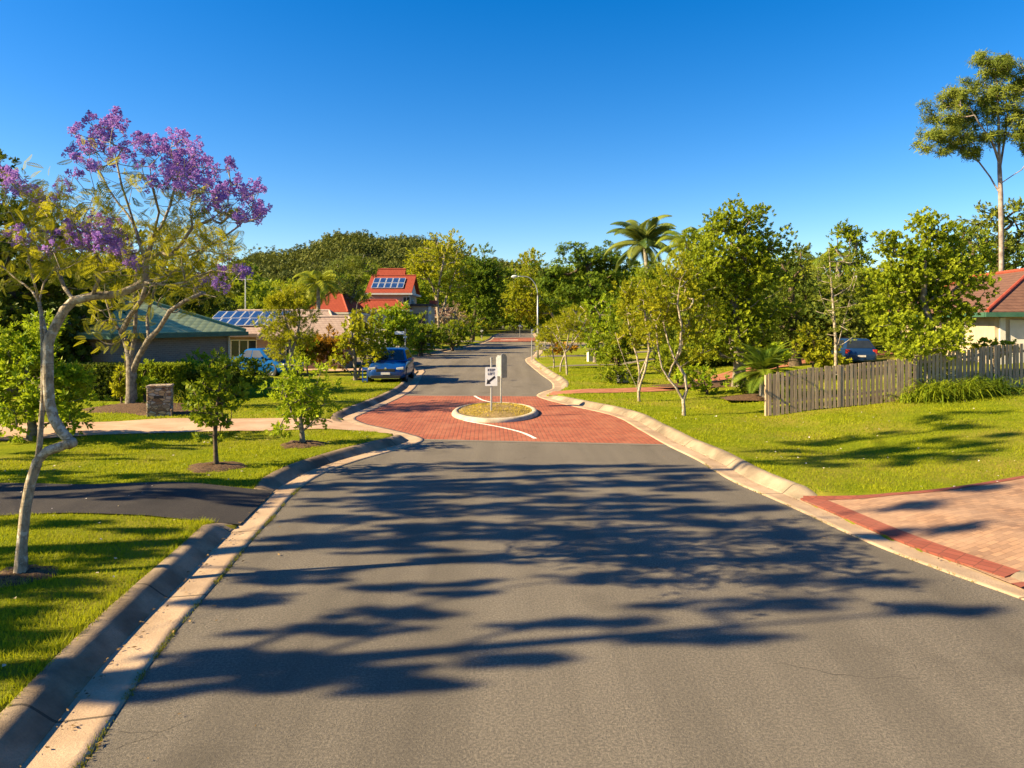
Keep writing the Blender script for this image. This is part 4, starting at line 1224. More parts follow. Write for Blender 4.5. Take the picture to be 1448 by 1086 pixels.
tree('street_tree', 'left of two crooked multi stemmed street trees on the right verge', 'tree', (903, 573), d, [(905, 440, 34, 34), (880, 420, 18, 22), (925, 470, 24, 22), (890, 480, 22, 18), (905, 410, 20, 20)], 'leaf_yellow', 'bark_pale', .055, 90, 4.6, 2.3, 'sprig',
     paths=[pxl([(904, 574), (903, 555), (897, 540), (885, 515), (876, 490), (870, 470)], d), pxl([(901, 548), (905, 530), (901, 505), (893, 480), (888, 450), (884, 410)], d, 0, .6), pxl([(903, 550), (912, 525), (918, 495), (914, 460), (910, 430)], d, 0, -.5), pxl([(905, 530), (915, 505), (930, 480), (935, 460)], d, 0, .3)], tint=.5, expo=.4)
d = 21.6
tree('street_tree', 'right of two crooked multi stemmed street trees, its pale stems crossing in a V', 'tree', (967, 595), d, [(950, 420, 46, 40), (990, 440, 36, 44), (930, 460, 26, 30), (960, 380, 34, 24), (985, 490, 28, 24), (925, 410, 18, 20)], 'leaf_yellow', 'bark_pale', .055, 120, 4.8, 2.4, 'sprig',
     paths=[pxl([(967, 597), (967, 578), (966, 566), (956, 548), (945, 535), (936, 520), (930, 490), (928, 455)], d), pxl([(966, 566), (971, 552), (968, 530), (955, 510), (945, 485), (938, 455), (950, 420)], d, 0, .5), pxl([(955, 512), (962, 490), (964, 460), (958, 430), (962, 395)], d, 0, -.6), pxl([(945, 536), (950, 518), (962, 500), (968, 470), (980, 440)], d, 0, .7)], tint=.5, expo=.4)
tree('shade_tree', 'big rounded yellow green tree in front of the tall palm, right of centre', 'tree', (1045, 530), 29.5, [(1030, 370, 80, 62), (985, 440, 50, 60), (1060, 420, 70, 70), (1045, 320, 52, 32), (1000, 390, 50, 40), (1085, 360, 36, 44), (1030, 480, 70, 34), (1020, 345, 20, 40)], 'leaf_mid', 'bark_grey', .24, 260, 3.7, 3.5, 'round', tint=.65)
tree('background_tree', 'dark tree showing behind the right edge of the big rounded tree', 'tree', (1125, 510), 36, [(1120, 390, 32, 44), (1110, 440, 40, 40), (1125, 470, 34, 26)], 'leaf_dark', 'bark_dark', .25, 90, 5.2, 3.0, tint=.5)
tree('background_tree', 'pointed tree with ragged top left of the large fence tree', 'tree', (1195, 500), 41, [(1190, 350, 24, 34), (1205, 390, 34, 40), (1180, 420, 40, 36), (1160, 455, 36, 34), (1200, 330, 14, 18), (1215, 340, 10, 16)], 'leaf_mid', 'bark_grey', .25, 110, 4.8, 2.6, tint=.35)
tree('gum_sapling', 'very thin pale stemmed gum standing over the paling fence', 'tree', (1182, 530), 26, [(1175, 385, 22, 34), (1195, 430, 22, 28), (1170, 430, 20, 24), (1205, 380, 16, 26), (1190, 470, 22, 16)], 'leaf_olive', 'bark_pale', .06, 60, 5, .75, 'narrow',
     paths=[pxl([(1182, 530), (1182, 480), (1178, 430), (1174, 380), (1172, 350)], 26), pxl([(1182, 500), (1192, 460), (1200, 430), (1212, 390)], 26, 0, .8), pxl([(1180, 455), (1165, 430), (1158, 410)], 26, 0, -.4)], tint=.7)
tree('shade_tree', 'large bright leafy tree overhanging the paling fence', 'tree', (1312, 540), 25.0, [(1305, 400, 70, 70), (1260, 430, 46, 60), (1350, 410, 50, 64), (1300, 340, 52, 34), (1340, 345, 40, 34), (1310, 470, 64, 44), (1265, 360, 22, 26), (1318, 312, 20, 16), (1250, 335, 12, 16), (1290, 495, 34, 20, -2.9), (1330, 480, 40, 24, -2.8), (1280, 470, 40, 30, -2.2)], 'leaf_mid', 'bark_grey', .16, 280, 3.9, 3.2, 'round', tint=.75)
d = 44
gum = tree('gum_tree', 'very tall gum with bare pinkish trunk and open crown against the sky', 'tree', (1415, 430), d,
     [(1405, 95, 40, 24), (1365, 135, 34, 22), (1420, 130, 40, 34), (1345, 165, 30, 20), (1385, 165, 30, 22), (1312, 158, 12, 12), (1325, 190, 26, 18), (1360, 200, 34, 18), (1305, 208, 10, 8), (1335, 222, 14, 10), (1440, 180, 34, 34), (1400, 195, 22, 16), (1460, 110, 30, 40), (1470, 200, 30, 24), (1335, 148, 12, 10), (1370, 215, 22, 10)], 'leaf_olive', 'bark_gum', .14, 230, 5.2, 3.6, 'droop',
     paths=[pxl([(1416, 460), (1416, 400), (1416, 330), (1415, 275), (1413, 230), (1412, 170), (1410, 120), (1405, 90)], d), pxl([(1414, 275), (1400, 250), (1385, 230), (1365, 218), (1350, 205)], d, 0, 1.5), pxl([(1415, 265), (1432, 248), (1445, 240), (1462, 215)], d, 0, -1.2), pxl([(1413, 225), (1400, 195), (1385, 175), (1370, 150)], d, 0, -1.5),
            pxl([(1413, 245), (1420, 200), (1425, 160), (1420, 125)], d, 0, 1.5), pxl([(1385, 230), (1378, 205), (1360, 180), (1335, 165)], d, 1, 2)], tint=.5, rcf=.52, edge=.75, tsd=.25)
tree('background_tree', 'olive tree low behind the tall gum trunk', 'tree', (1400, 470), 52, [(1395, 310, 26, 22), (1440, 320, 26, 36), (1400, 350, 40, 30), (1440, 370, 30, 40), (1430, 300, 14, 12)], 'leaf_olive', 'bark_dark', .3, 90, 4.8, 2.6, tint=.6)
tree('background_tree', 'green tree between the fence tree and the house roof', 'tree', (1385, 480), 46, [(1370, 350, 30, 36), (1385, 385, 24, 30)], 'leaf_mid', 'bark_dark', .2, 50, 4.8, 3, tint=.4)
pc = at(930, 500, 47); pc.z = grade(pc.x, pc.y)
palm('palm_tree', 'tall palm with dark drooping fronds above the layered crown', pc, at(911, 343, 47), 2.9, 25, 'leaf_palmblue', 'bark_palm', .16, 'palms on the right', droop=1.25, up0=1.55, nl=30)
pd_ = at(985, 500, 42); pd_.z = grade(pd_.x, pd_.y)
palm('palm_tree', 'palm half hidden behind the big rounded tree', pd_, at(972, 345, 42), 2.4, 14, 'leaf_palm', 'bark_palm', .15, 'palms on the right', droop=1.4, up0=1.3)
pe = at(1160, 500, 43); pe.z = grade(pe.x, pe.y)
palm('palm_tree', 'palm with arching fronds over the red driveway', pe, at(1158, 372, 43), 2.5, 15, 'leaf_palm', 'bark_palm', .14, 'palms on the right', droop=1.5)
pf = at(1373, 500, 55); pf.z = grade(pf.x, pf.y)
palm('palm_tree', 'small dark palm top left of the tall gum trunk', pf, at(1372, 330, 55), 1.9, 13, 'leaf_palmblue', 'bark_palm', .14, 'palms on the right', droop=1.6)
cy = Vector((9.0, 24.9, grade(9.0, 24.9)))
cyc = palm('cycad', 'spreading cycad with stiff dark fronds on a stubby leaning trunk', cy, cy + Vector((-.1, 0, .95)), 1.42, 46, 'leaf_cycad', 'bark_palm', .22, None, droop=.75, cat='cycad', nl=34, lw=.028, split=False, up0=1.35)
for i, (lab, bx, dd, lb, lf, tp, tn) in enumerate([
        ('dark low bush behind the left multi stemmed street tree', 880, 33, [(880, 535, 28, 16), (860, 528, 18, 12)], 'leaf_mid', 'sprig', .4),
        ('leafy bush just left of the cycad', 1000, 27.5, [(1000, 540, 26, 18), (975, 530, 22, 22)], 'leaf_bright', 'round', .4),
        ('shaded bush right of the cycad', 1058, 27, [(1055, 545, 16, 14), (1072, 552, 10, 8)], 'leaf_mid', 'sprig', .3),
        ('olive bush under the big rounded tree', 960, 31, [(958, 505, 30, 24), (935, 515, 20, 18)], 'leaf_mid', 'sprig', .5),
        ('large leaved plant by the red driveway bend', 1100, 33, [(1100, 497, 20, 16), (1085, 505, 14, 10)], 'leaf_bright', 'flat', .6),
        ('yellow green bush at the end of the red driveway', 1150, 33, [(1145, 485, 22, 26), (1165, 500, 20, 14)], 'leaf_yellow', 'sprig', .6),
        ('low bush in front of the dark blue hatchback', 1170, 28.5, [(1160, 508, 18, 10), (1185, 512, 16, 9)], 'leaf_yellow', 'round', .6),
        ('bright yellow bush against the white house wall', 1405, 26.5, [(1400, 490, 24, 12), (1425, 492, 14, 10)], 'leaf_yellow', 'round', .85),
        ('dark bush at the base of the large fence tree', 1300, 23.4, [(1300, 525, 34, 18), (1335, 530, 26, 14)], 'leaf_mid', 'sprig', .35),
        ('shaded creeper spilling through the shaded fence', 1375, 23.0, [(1385, 540, 26, 12), (1360, 545, 16, 10)], 'leaf_mid', 'sprig', .25),
        ('small bush by the white garden post', 850, 52, [(862, 506, 20, 8), (840, 504, 12, 7)], 'leaf_bright', 'sprig', .5)]):
    bush('bush', lab, (bx, 0), dd, lb, lf, 45, 5, 3.2, tp, tint=tn)
for lab, x, y, n, h in (('big clump of strap leaves at the fence corner', 12.7, 21.3, 260, 1.15), ('strappy clump right of the fence corner clump, half in sun', 13.7, 21.4, 240, 1.2), ('dark strappy clump against the shaded fence', 14.7, 21.7, 200, 1.1),
                        ('small strappy clump before the last sunlit palings', 12.0, 21.3, 90, .6)):
    strappy('garden_plant', lab, Vector((x, y, grade(x, y))), .95, n, 'leaf_mid' if 'dark' not in lab else 'leaf_deep', 'strappy plants along the fence', h)

# tall layered gums standing out of frame on the left: they throw the long streaks of shade over road and lawns
STREAKS = [(100, 815, 150, 12), (80, 852, 130, 14), (60, 885, 110, 10), (20, 930, 60, 16), (120, 682, 150, 7), (260, 686, 110, 6), (480, 690, 110, 10), (520, 712, 130, 9), (620, 690, 180, 9), (780, 690, 160, 8), (900, 682, 140, 8), (680, 722, 180, 8), (880, 722, 160, 8), (980, 722, 110, 8), (600, 752, 160, 8), (780, 757, 180, 8), (960, 757, 140, 8), (440, 760, 100, 9), (700, 790, 170, 8), (960, 795, 150, 9),
           (620, 662, 130, 9), (850, 660, 160, 9), (820, 682, 200, 8), (560, 700, 120, 8), (760, 703, 160, 8), (920, 705, 110, 7), (1040, 720, 90, 6), (560, 728, 140, 7), (830, 730, 170, 7),
           (560, 672, 90, 12), (760, 668, 180, 12), (950, 672, 90, 11), (700, 690, 220, 8), (1000, 692, 70, 7), (620, 715, 150, 9), (850, 712, 200, 10), (480, 735, 90, 8), (700, 745, 200, 7), (1000, 740, 120, 8), (1100, 757, 60, 7),
           (520, 775, 160, 9), (850, 777, 150, 8), (1120, 790, 100, 10), (400, 815, 120, 13), (640, 832, 160, 12), (880, 817, 120, 8), (1180, 818, 160, 12), (330, 850, 90, 12), (560, 866, 100, 7), (1050, 855, 260, 10), (1330, 862, 90, 10),
           (450, 890, 140, 7), (800, 882, 120, 7), (1000, 905, 130, 11), (740, 932, 70, 8), (330, 930, 110, 11), (500, 950, 110, 10), (350, 968, 130, 12), (580, 970, 70, 7), (200, 985, 60, 9),
           (1250, 640, 180, 14), (1400, 622, 110, 15), (1330, 655, 160, 12), (1180, 650, 120, 10), (1420, 650, 100, 10), (1150, 665, 100, 7), (1350, 665, 100, 8), (1300, 728, 100, 6), (1400, 708, 60, 6), (1250, 758, 60, 5), (1380, 760, 60, 5),
           (100, 757, 110, 7), (230, 765, 60, 5), (90, 840, 100, 16), (50, 910, 70, 16), (210, 800, 60, 7), (120, 705, 240, 20), (330, 712, 90, 14), (120, 655, 130, 7), (60, 675, 90, 7), (250, 640, 60, 4)]
kx, ky = -math.sin(R(259)) / math.tan(R(31)), -math.cos(R(259)) / math.tan(R(31))
BINS = {'sparse gum out of frame left whose high sprays shade the near road': [], 'layered gum out of frame left shading the middle of the road': [], 'tall gum out of frame left shading the road beyond the jacaranda': []}
for px, py, rx, ry in [(a + random.uniform(-.62, .62) * c_, b + random.uniform(-.75, .75) * d_, c_ * random.uniform(.25, .55), d_ * random.uniform(.2, .4)) for a, b, c_, d_ in STREAKS for q_ in range(9)]:
    x, y = gpt(px, py); h = max(3.6, (x + 15 + random.uniform(-1, 1)) / kx); rxw, ryw = rx * y / F, max(.05, ry * y * y / 3600)
    c = Vector((x - kx * h, y - ky * h, h))
    k = list(BINS)[0 if c.y < 5.2 else (1 if c.y < 8.6 else 2)]
    BINS[k].append((c, (max(.3, rxw - .25), ryw, .18)))
for (lab, lb), ty in zip(BINS.items(), (3.6, 7.0, 10.6)):
    tree('gum_tree', lab, 'tree', Vector((-15.2, ty, 0)), 12, lb, 'leaf_olive', 'bark_gum', .2, 4 * len(lb), 5, 1.35, 'droop', minleaf=.06, rcf=.6, flat=(1.7, .35, .6),
         paths=[[Vector((-15.2, ty, 0)), Vector((-15.0, ty + .1, 4)), Vector((-15.3, ty, 9)), Vector((-15.1, ty - .1, 15))]], tip=.005, expo=.68)
# ------------------------------------------------------------------ houses
def hip_roof(hx, hy, z0, z1, oh=.5, ridge_axis='x', gable=False, thick=.12, inset=None):
    """roof over a 2hx x 2hy plan; returns (roof MB, caps MB, fascia MB)"""
    ax, ay = hx + oh, hy + oh
    r, c, g = MB(), MB(), MB()
    if ridge_axis == 'x': ins = 0 if gable else (inset if inset is not None else ay); A, B_ = Vector((-ax + ins, 0, z1)), Vector((ax - ins, 0, z1))
    else: ins = 0 if gable else (inset if inset is not None else ax); A, B_ = Vector((0, -ay + ins, z1)), Vector((0, ay - ins, z1))
    P = [Vector((-ax, -ay, z0)), Vector((ax, -ay, z0)), Vector((ax, ay, z0)), Vector((-ax, ay, z0))]
    if ridge_axis == 'x': top = [(P[0], P[1], B_, A), (P[2], P[3], A, B_), (P[1], P[2], B_), (P[3], P[0], A)]
    else: top = [(P[1], P[2], B_, A), (P[3], P[0], A, B_), (P[0], P[1], A), (P[2], P[3], B_)]
    for f in top:
        if gable and len(f) == 3: continue
        n = len(f); dn = Vector((0, 0, -thick))
        r.add(list(f) + [v + dn for v in f], [tuple(range(n)), tuple(range(2 * n - 1, n - 1, -1))] + [(i, i + n, (i + 1) % n + n, (i + 1) % n) for i in range(n)])
    c.tube([A + Vector((0, 0, .02)), B_ + Vector((0, 0, .02))], .09, 8)
    if not gable:
        hips = ((P[0], A), (P[3], A), (P[1], B_), (P[2], B_)) if ridge_axis == 'x' else ((P[0], A), (P[1], A), (P[2], B_), (P[3], B_))
        for a, b in hips: c.tube([a + Vector((0, 0, .03)), b + Vector((0, 0, .02))], .08, 8)
    for (x0, x1, y0, y1) in ((-ax - .08, ax + .08, -ay - .10, -ay + .02), (-ax - .08, ax + .08, ay - .02, ay + .10), (-ax - .10, -ax + .02, -ay + .021, ay - .021), (ax - .02, ax + .10, -ay + .021, ay - .021)):
        g.box(x0, x1, y0, y1, z0 - .22, z0 - .03)
    return r, c, g


def wall_shell(hx, hy, h, openings=()):
    m = MB(); m.box(-hx, hx, -hy, hy, -.4, h); return m


def window(parent, x, y, z0, w, h, face='-y', frame='render_white', panes=2):
    """framed window standing 3 cm proud of the wall; x,y = centre on the wall plane"""
    f = MB(); p = MB(); t = .06
    def put(mb, a0, a1, b0, b1, d0, d1):
        if face == '-y': mb.box(x + a0, x + a1, y - d1, y - d0, z0 + b0, z0 + b1)
        elif face == '+x': mb.box(x + d0, x + d1, y + a0, y + a1, z0 + b0, z0 + b1)
        elif face == '-x': mb.box(x - d1, x - d0, y + a0, y + a1, z0 + b0, z0 + b1)
    put(f, -w / 2, w / 2, 0, t, -.02, .05); put(f, -w / 2, w / 2, h - t, h, -.02, .05)
    for i in range(panes + 1):
        c = -w / 2 + t / 2 + (w - t) * i / panes; put(f, c - t / 2, c + t / 2, t + .001, h - t - .001, -.02, .05)
    fo = f.build('window', M[frame], parent)
    put(p, -w / 2 + t, w / 2 - t, t, h - t, -.01, .012)
    p.build('pane', M['glass'], fo)
    return fo


# green roofed house
c1 = Vector((-13.0, 33.3, 0)); c2 = Vector((-14.9, 27.2, 0)); dv = (c2 - c1); ln = dv.length; ang = math.atan2(c1.y - c2.y, c1.x - c2.x) - math.pi / 2
mid = (c1 + c2) / 2; hx, hy = 4.2, ln / 2 + .6
ctr = mid + Vector((-math.cos(ang), -math.sin(ang), 0)) * (hx + .0)
g0 = grade(mid.x, mid.y)
h1 = thing('house', 'low house with a green tiled hip roof and grey brown brick wall behind the hedges', 'house', (ctr.x, ctr.y, g0), ang)
wall_shell(hx - .5, hy - .5, 2.42).build('wall', M['brick_grey'], h1)
r, c, g = hip_roof(hx - .5, hy - .5, 2.42, 4.35, .55, 'y')
ro = r.build('roof', M['tile_green'], h1); c.build('ridge_cap', M['cap_green'], ro); g.build('gutter', M['trim_green'], ro)
m = MB(); m.tube([(hx - .4, hy - .6, 2.3), (hx - .4, hy - .6, 0)], .045, 8); m.build('downpipe', M['trim_cream'], h1)
m = MB(); m.box(hx - .44, hx + .0, -hy + .02, hy - .02, 2.20, 2.26); m.build('eave_lining', M['trim_cream'], h1)

# long tan roofed house with solar panels
bx0, bx1 = -20.4, -11.0; yy = 45.0
ctr = Vector(((bx0 + bx1) / 2, yy + 3.6, 0)); g0 = grade(ctr.x, ctr.y); hx, hy = (bx1 - bx0) / 2, 3.6
h2 = thing('house', 'long brown brick house with pinkish tan roof and two rows of solar panels', 'house', (ctr.x, ctr.y, g0))
wall_shell(hx - .5, hy - .5, 2.45).build('wall', M['brick_brown'], h2)
r, c, g = hip_roof(hx - .5, hy - .5, 2.5, 4.0, .55, 'x', inset=1.6)
ro = r.build('roof', M['tile_tan'], h2); c.build('ridge_cap', M['cap_tan'], ro); g.build('gutter', M['trim_brown'], ro)
window(h2, -1.55, -hy + .5, .95, 1.7, 1.15, '-y', 'trim_cream', 3); window(h2, 2.1, -hy + .5, .95, 1.6, 1.15, '-y', 'trim_cream', 2)
for x in (-2.75, -4.0):
    m = MB(); m.tube([(x, -hy - .3, 2.3), (x, -hy - .3, 0)], .05, 8); m.build('veranda_post', M['trim_green'], h2)
m = MB(); m.box(-3.35, -2.55, -hy + .44, -hy + .505, .2, 2.3); m.build('door', M['render_cream'], h2)
# panels lie 10 cm above the front slope
sl = math.atan2(1.5, hy + .05); Mx = Matrix.Translation((0, -hy - .05, 2.5)) @ Matrix.Rotation(sl, 4, 'X')
for row in range(2):
    for k in range(8):
        x = -hx + .55 + k * .62 + row * -.12; y0 = 1.15 + row * 1.18 if False else 1.05 + row * 1.28
        a = thing('solar_panel', 'dark blue solar panel in the %s row on the tan roof' % ('lower', 'upper')[row], 'solar panel', (0, 0, 0), 0, 'solar panels in the %s row on the tan roof' % ('lower', 'upper')[row])
        a.matrix_world = Matrix.Translation((ctr.x, ctr.y, g0)) @ Mx @ Matrix.Translation((x, y0, .10))
        f = MB(); f.box(0, .58, 0, 1.22, 0, .035); f.build('frame', M['panel_frame'], a)
        f = MB(); f.box(.03, .55, .03, 1.19, .0351, .040); f.build('cell', M['panel'], a)
# second wing with its own roof
ctr2 = Vector((-12.5, 44.8, 0)); w2 = thing('house_wing', 'right hand wing of the tan roofed house with ribbed pinkish tiles', 'house', (ctr2.x, ctr2.y, g0))
wall_shell(2.3, 1.7, 2.35).build('wall', M['brick_brown'], w2)
r, c, g = hip_roof(2.3, 1.7, 2.38, 3.55, .5, 'x', inset=.6)
ro = r.build('roof', M['tile_tan'], w2); c.build('ridge_cap', M['cap_tan'], ro); g.build('gutter', M['trim_brown'], ro)
window(w2, -.6, -1.7, .9, 1.4, 1.1, '-y', 'trim_cream', 2)
m = MB(); q = at(347, 436, 50); m.tube([(q.x, q.y, g0 + 2.5), (q.x, q.y, q.z + 2.2)], [.05, .04], 6); m.tube([(q.x - .5, q.y, q.z + 2.05), (q.x + .5, q.y, q.z + 2.05)], .02, 5)
tag(m.build('antenna_mast', M['galv'], None), 'thin grey mast rising behind the solar panel roof', 'mast')

# red roofs behind
def red_house(label, px0, px1, d, ye, yr, depth, rz=0, inset=None, wallm='brick_brown', gable=False, wz=0, tile='tile_red', cap='cap_red'):
    a, b = at(px0, ye, d), at(px1, ye, d); hx = (b.x - a.x) / 2; ctr = Vector(((a.x + b.x) / 2, d + depth, 0)); zr = at(0, yr, d + depth).z
    t = thing('house', label, 'house', (ctr.x, ctr.y, wz), rz)
    wall_shell(hx - .45, depth - .45, a.z - wz).build('wall', M[wallm], t)
    r, c, g = hip_roof(hx - .5, depth - .5, a.z - wz, zr - wz, .5, 'x', gable, inset=inset)
    ro = r.build('roof', M[tile], t); c.build('ridge_cap', M[cap], ro); g.build('gutter', M['trim_cream'], ro)
    return t


t = red_house('plain house with a broad red roof behind the golden palm', 428, 492, 62, 441, 408, 4.5, inset=1.8)
window(t, 0, -4.05, 1.2, 1.5, 1.1, '-y')
d = 75
t = thing('house', 'two storey house with stepped red roofs and solar panels', 'house', (at(548, 0, d).x, d + 4, 0))
hx = 2.1
m = MB(); m.box(-hx, hx, -3.2, 3.2, -.3, 6.1); m.build('wall', M['render_cream'], t)
r, c, g = hip_roof(hx, 3.2, 6.1, 8.15, .4, 'x', True)
ro = r.build('roof', M['tile_red'], t); c.build('ridge_cap', M['cap_red'], ro); g.build('gutter', M['render_white'], ro)
m = MB(); m.prism([(-3.2, 6.1), (3.2, 6.1), (0, 8.0)], hx - .03, hx - .001, Matrix.Rotation(R(90), 4, 'Z') @ Matrix.Scale(-1, 4, Vector((0, 1, 0)))); m.build('gable', M['render_white'], t)
r, c, g = hip_roof(1.3, 1.2, 7.6, 9.0, .3, 'x', True)
for mb in (r, c):
    mb.v = [(v[0] - .5, v[1] + 1.6, v[2]) for v in mb.v]
r.build('upper_roof', M['tile_red'], t); c.build('ridge_cap', M['cap_red'], t)
m = MB(); m.box(-hx - 1.0, hx - .2, -5.4, -3.201, -.3, 4.35); m.build('lower_wall', M['render_white'], t)
r, c, g = hip_roof(2.6, 1.0, 4.3, 5.3, .45, 'x')
for mb in (r, c, g): mb.v = [(v[0] - .6, v[1] - 4.4, v[2]) for v in mb.v]
ro = r.build('lower_roof', M['tile_red'], t); c.build('ridge_cap', M['cap_red'], ro); g.build('gutter', M['render_white'], ro)
window(t, 1.9, -3.2, 4.9, .8, .8, '-y'); window(t, hx, 0, 4.3, 1.2, 1.1, '+x')
m = MB(); m.box(hx + .05, hx + 2.6, -2.2, 1.8, 4.7, 4.95); m.build('carport_roof', M['dark_roof'], t)
m = MB(); m.box(hx + 2.1, hx + 2.75, -2.0, .6, 4.951, 5.35); m.build('parapet', M['cap_red'], t)
m = MB(); m.box(hx + .05, hx + 2.3, -1.9, 1.6, -.3, 4.699); m.build('carport_wall', M['render_cream'], t)
m = MB(); m.box(hx + .35, hx + 1.6, -1.96, -1.89, -.2, 3.9); m.build('garage_door', M['trim_brown'], t)
m = MB(); m.box(hx + 2.0, hx + 2.3, -2.1, -1.901, -.2, 4.69); m.build('column', M['render_white'], t)
sl = math.atan2(2.05, 3.6); root_m = Matrix.Translation((at(548, 0, d).x, d + 4, 0))
for row in range(2):
    for k in range(5):
        a = thing('solar_panel', 'solar panel in the %s row on the red roof' % ('lower', 'upper')[row], 'solar panel', (0, 0, 0), 0, 'solar panels in the %s row on the red roof' % ('lower', 'upper')[row])
        a.matrix_world = root_m @ Matrix.Translation((0, -3.6, 6.1)) @ Matrix.Rotation(sl, 4, 'X') @ Matrix.Translation((-2.0 + k * .70, .9 + row * 1.25, .08))
        f = MB(); f.box(0, .66, 0, 1.2, 0, .035); f.build('frame', M['panel_frame'], a)
        f = MB(); f.box(.04, .62, .04, 1.16, .0351, .040); f.build('cell', M['panel'], a)
t = red_house('low brown house right of the carport', 604, 640, 88, 447, 436, 3, tile='tile_brown', cap='trim_brown')

# house on the right: ridge runs away from the street, a brick front wing stands at the right
hx, hy = 3.4, 6.5; ang = R(-10); u_ = Vector((math.cos(ang), math.sin(ang), 0)); v_ = Vector((-math.sin(ang), math.cos(ang), 0))
cor = at(1396, 0, 29); cor.z = 0; ctr = cor + u_ * hx + v_ * hy; g0 = grade(cor.x, cor.y)
h3 = thing('house', 'white and cream house with brown tiled roof and red ridge caps behind the fence', 'house', (ctr.x, ctr.y, g0), ang)
ez = 3.42 - g0; wx = -hx + .5; wy = -hy + .5
wall_shell(hx - .5, hy - .5, ez).build('wall', M['render_cream'], h3)
r, c, g = hip_roof(hx - .5, hy - .5, ez, ez + 1.95, .5, 'y')
ro = r.build('roof', M['tile_brown'], h3); c.build('ridge_cap', M['cap_red'], ro); g.build('gutter', M['trim_green'], ro)
m = MB(); m.box(-.6, 5.2, wy - .9, wy - .005, -.3, ez - .25); m.build('brick_panel', M['brick_mixed'], h3)
r, c, g = hip_roof(2.9, 1.5, ez + .02, ez + 1.1, .35, 'x')
for mb in (r, c, g): mb.v = [(v[0] + 2.3, v[1] + wy + .35, v[2]) for v in mb.v]
rr = r.build('wing_roof', M['tile_brown'], h3); c.build('ridge_cap', M['cap_red'], rr); g.build('gutter', M['trim_green'], rr)
for xx in (wx + .25, wx + 1.75):
    m = MB(); m.box(xx - .1, xx + .1, wy - .14, wy - .002, -.2, ez - .26); m.build('column', M['render_white'], h3)
m = MB(); m.box(wx + .55, wx + 1.45, wy - .05, wy + .02, -.1, ez - .35); m.build('door', M['render_white'], h3)
window(h3, wx, wy + 3.2, .8, 1.3, 1.2, '-x')
window(h3, .9, wy - .9, .8, 1.6, 1.2, '-y')

# ------------------------------------------------------------------ paling fences
def fence(label, a, b, h, pitch=.135, w=.10, seedv=1, miss=.04):
    rnd = random.Random(seedv)
    A = Vector((*a, grade(*a))); B = Vector((*b, grade(*b))); L = (B - A).xy.length; u = (B - A).xy.normalized(); ang = math.atan2(u.y, u.x)
    t = thing('paling_fence', label, 'fence', A, ang)
    V = []; Q = []; T = []
    n = int(L / pitch)
    def gz_(s_): p = A.xy + u * s_; return grade(p.x, p.y) - A.z
    for i in range(n):
        if rnd.random() < miss: continue
        x = i * pitch + rnd.uniform(-.012, .012); z0 = gz_(x) + .02 + rnd.uniform(-.015, .02); ww = w * rnd.uniform(.85, 1.1); zt = gz_(x) + h + rnd.uniform(-.022, .02); sk = rnd.uniform(-.014, .014); y0 = -.018 + rnd.uniform(-.006, .004)
        k = len(V); y1 = y0 + .016
        V += [(x, y0, z0), (x + ww, y0, z0), (x + ww, y1, z0), (x, y1, z0), (x + sk, y0, zt), (x + ww + sk, y0, zt + rnd.uniform(-.015, .015)), (x + ww + sk, y1, zt), (x + sk, y1, zt)]
        f = [(0, 3, 2, 1), (4, 5, 6, 7), (0, 1, 5, 4), (1, 2, 6, 5), (2, 3, 7, 6), (3, 0, 4, 7)]; Q += [tuple(j + k for j in q) for q in f]; T += [rnd.random()] * 6
    link('palings', np_mesh('palings', V, Q, {'tint': T}), M['timber'], t)
    for zf in (.25, .8):
        V = []; Q = []
        m = 24
        for i in range(m + 1):
            x = L * i / m; z = gz_(x) + h * zf
            V += [(x, .002, z), (x, .045, z), (x, .045, z + .075), (x, .002, z + .075)]
        for i in range(m):
            for j in range(4): Q.append((i * 4 + j, (i + 1) * 4 + j, (i + 1) * 4 + (j + 1) % 4, i * 4 + (j + 1) % 4))
        link('rail', np_mesh('rail', V, Q, {'tint': [.5] * len(Q)}), M['timber'], t)
    k = max(2, int(L / 2.2) + 1)
    for i in range(k):
        x = L * i / (k - 1); z = gz_(x); p = MB(); p.box(x - .05, x + .05, .046, .146, z - .3, z + h - .05); p.build('post', M['timber'], t)
    return t


fence('sunlit weathered grey timber paling fence on the lawn', (7.75, 21.4), (12.5, 21.75), 1.30, miss=0)
fence('shaded stretch of timber paling fence running to the right edge', (12.6, 21.85), (18.2, 22.9), 1.40, seedv=4, pitch=.14, miss=.03)

# ------------------------------------------------------------------ traffic island, signs, lamp
IX, IY, IA, IB = -.55, 23.2, 1.42, 2.25
def ell_ring(name, prof, mat, seg=72, jit=0):
    V = []; Q = []; A = []
    for k in range(seg):
        a = 2 * math.pi * k / seg; ca, sa = math.cos(a), math.sin(a); nrm = Vector((ca / IA, sa / IB)).normalized()
        for o, z in prof:
            j_ = random.uniform(-.008, .008) * jit
            V.append((IX + IA * ca - nrm.x * o, IY + IB * sa - nrm.y * o, z + j_)); A.append(a * 1.8)
    m = len(prof)
    for k in range(seg):
        for i in range(m - 1):
            b = (k + 1) % seg; Q.append((k * m + i, b * m + i, b * m + i + 1, k * m + i + 1))
    return link(name, np_mesh(name, V, Q, {'along': A}, True), mat)


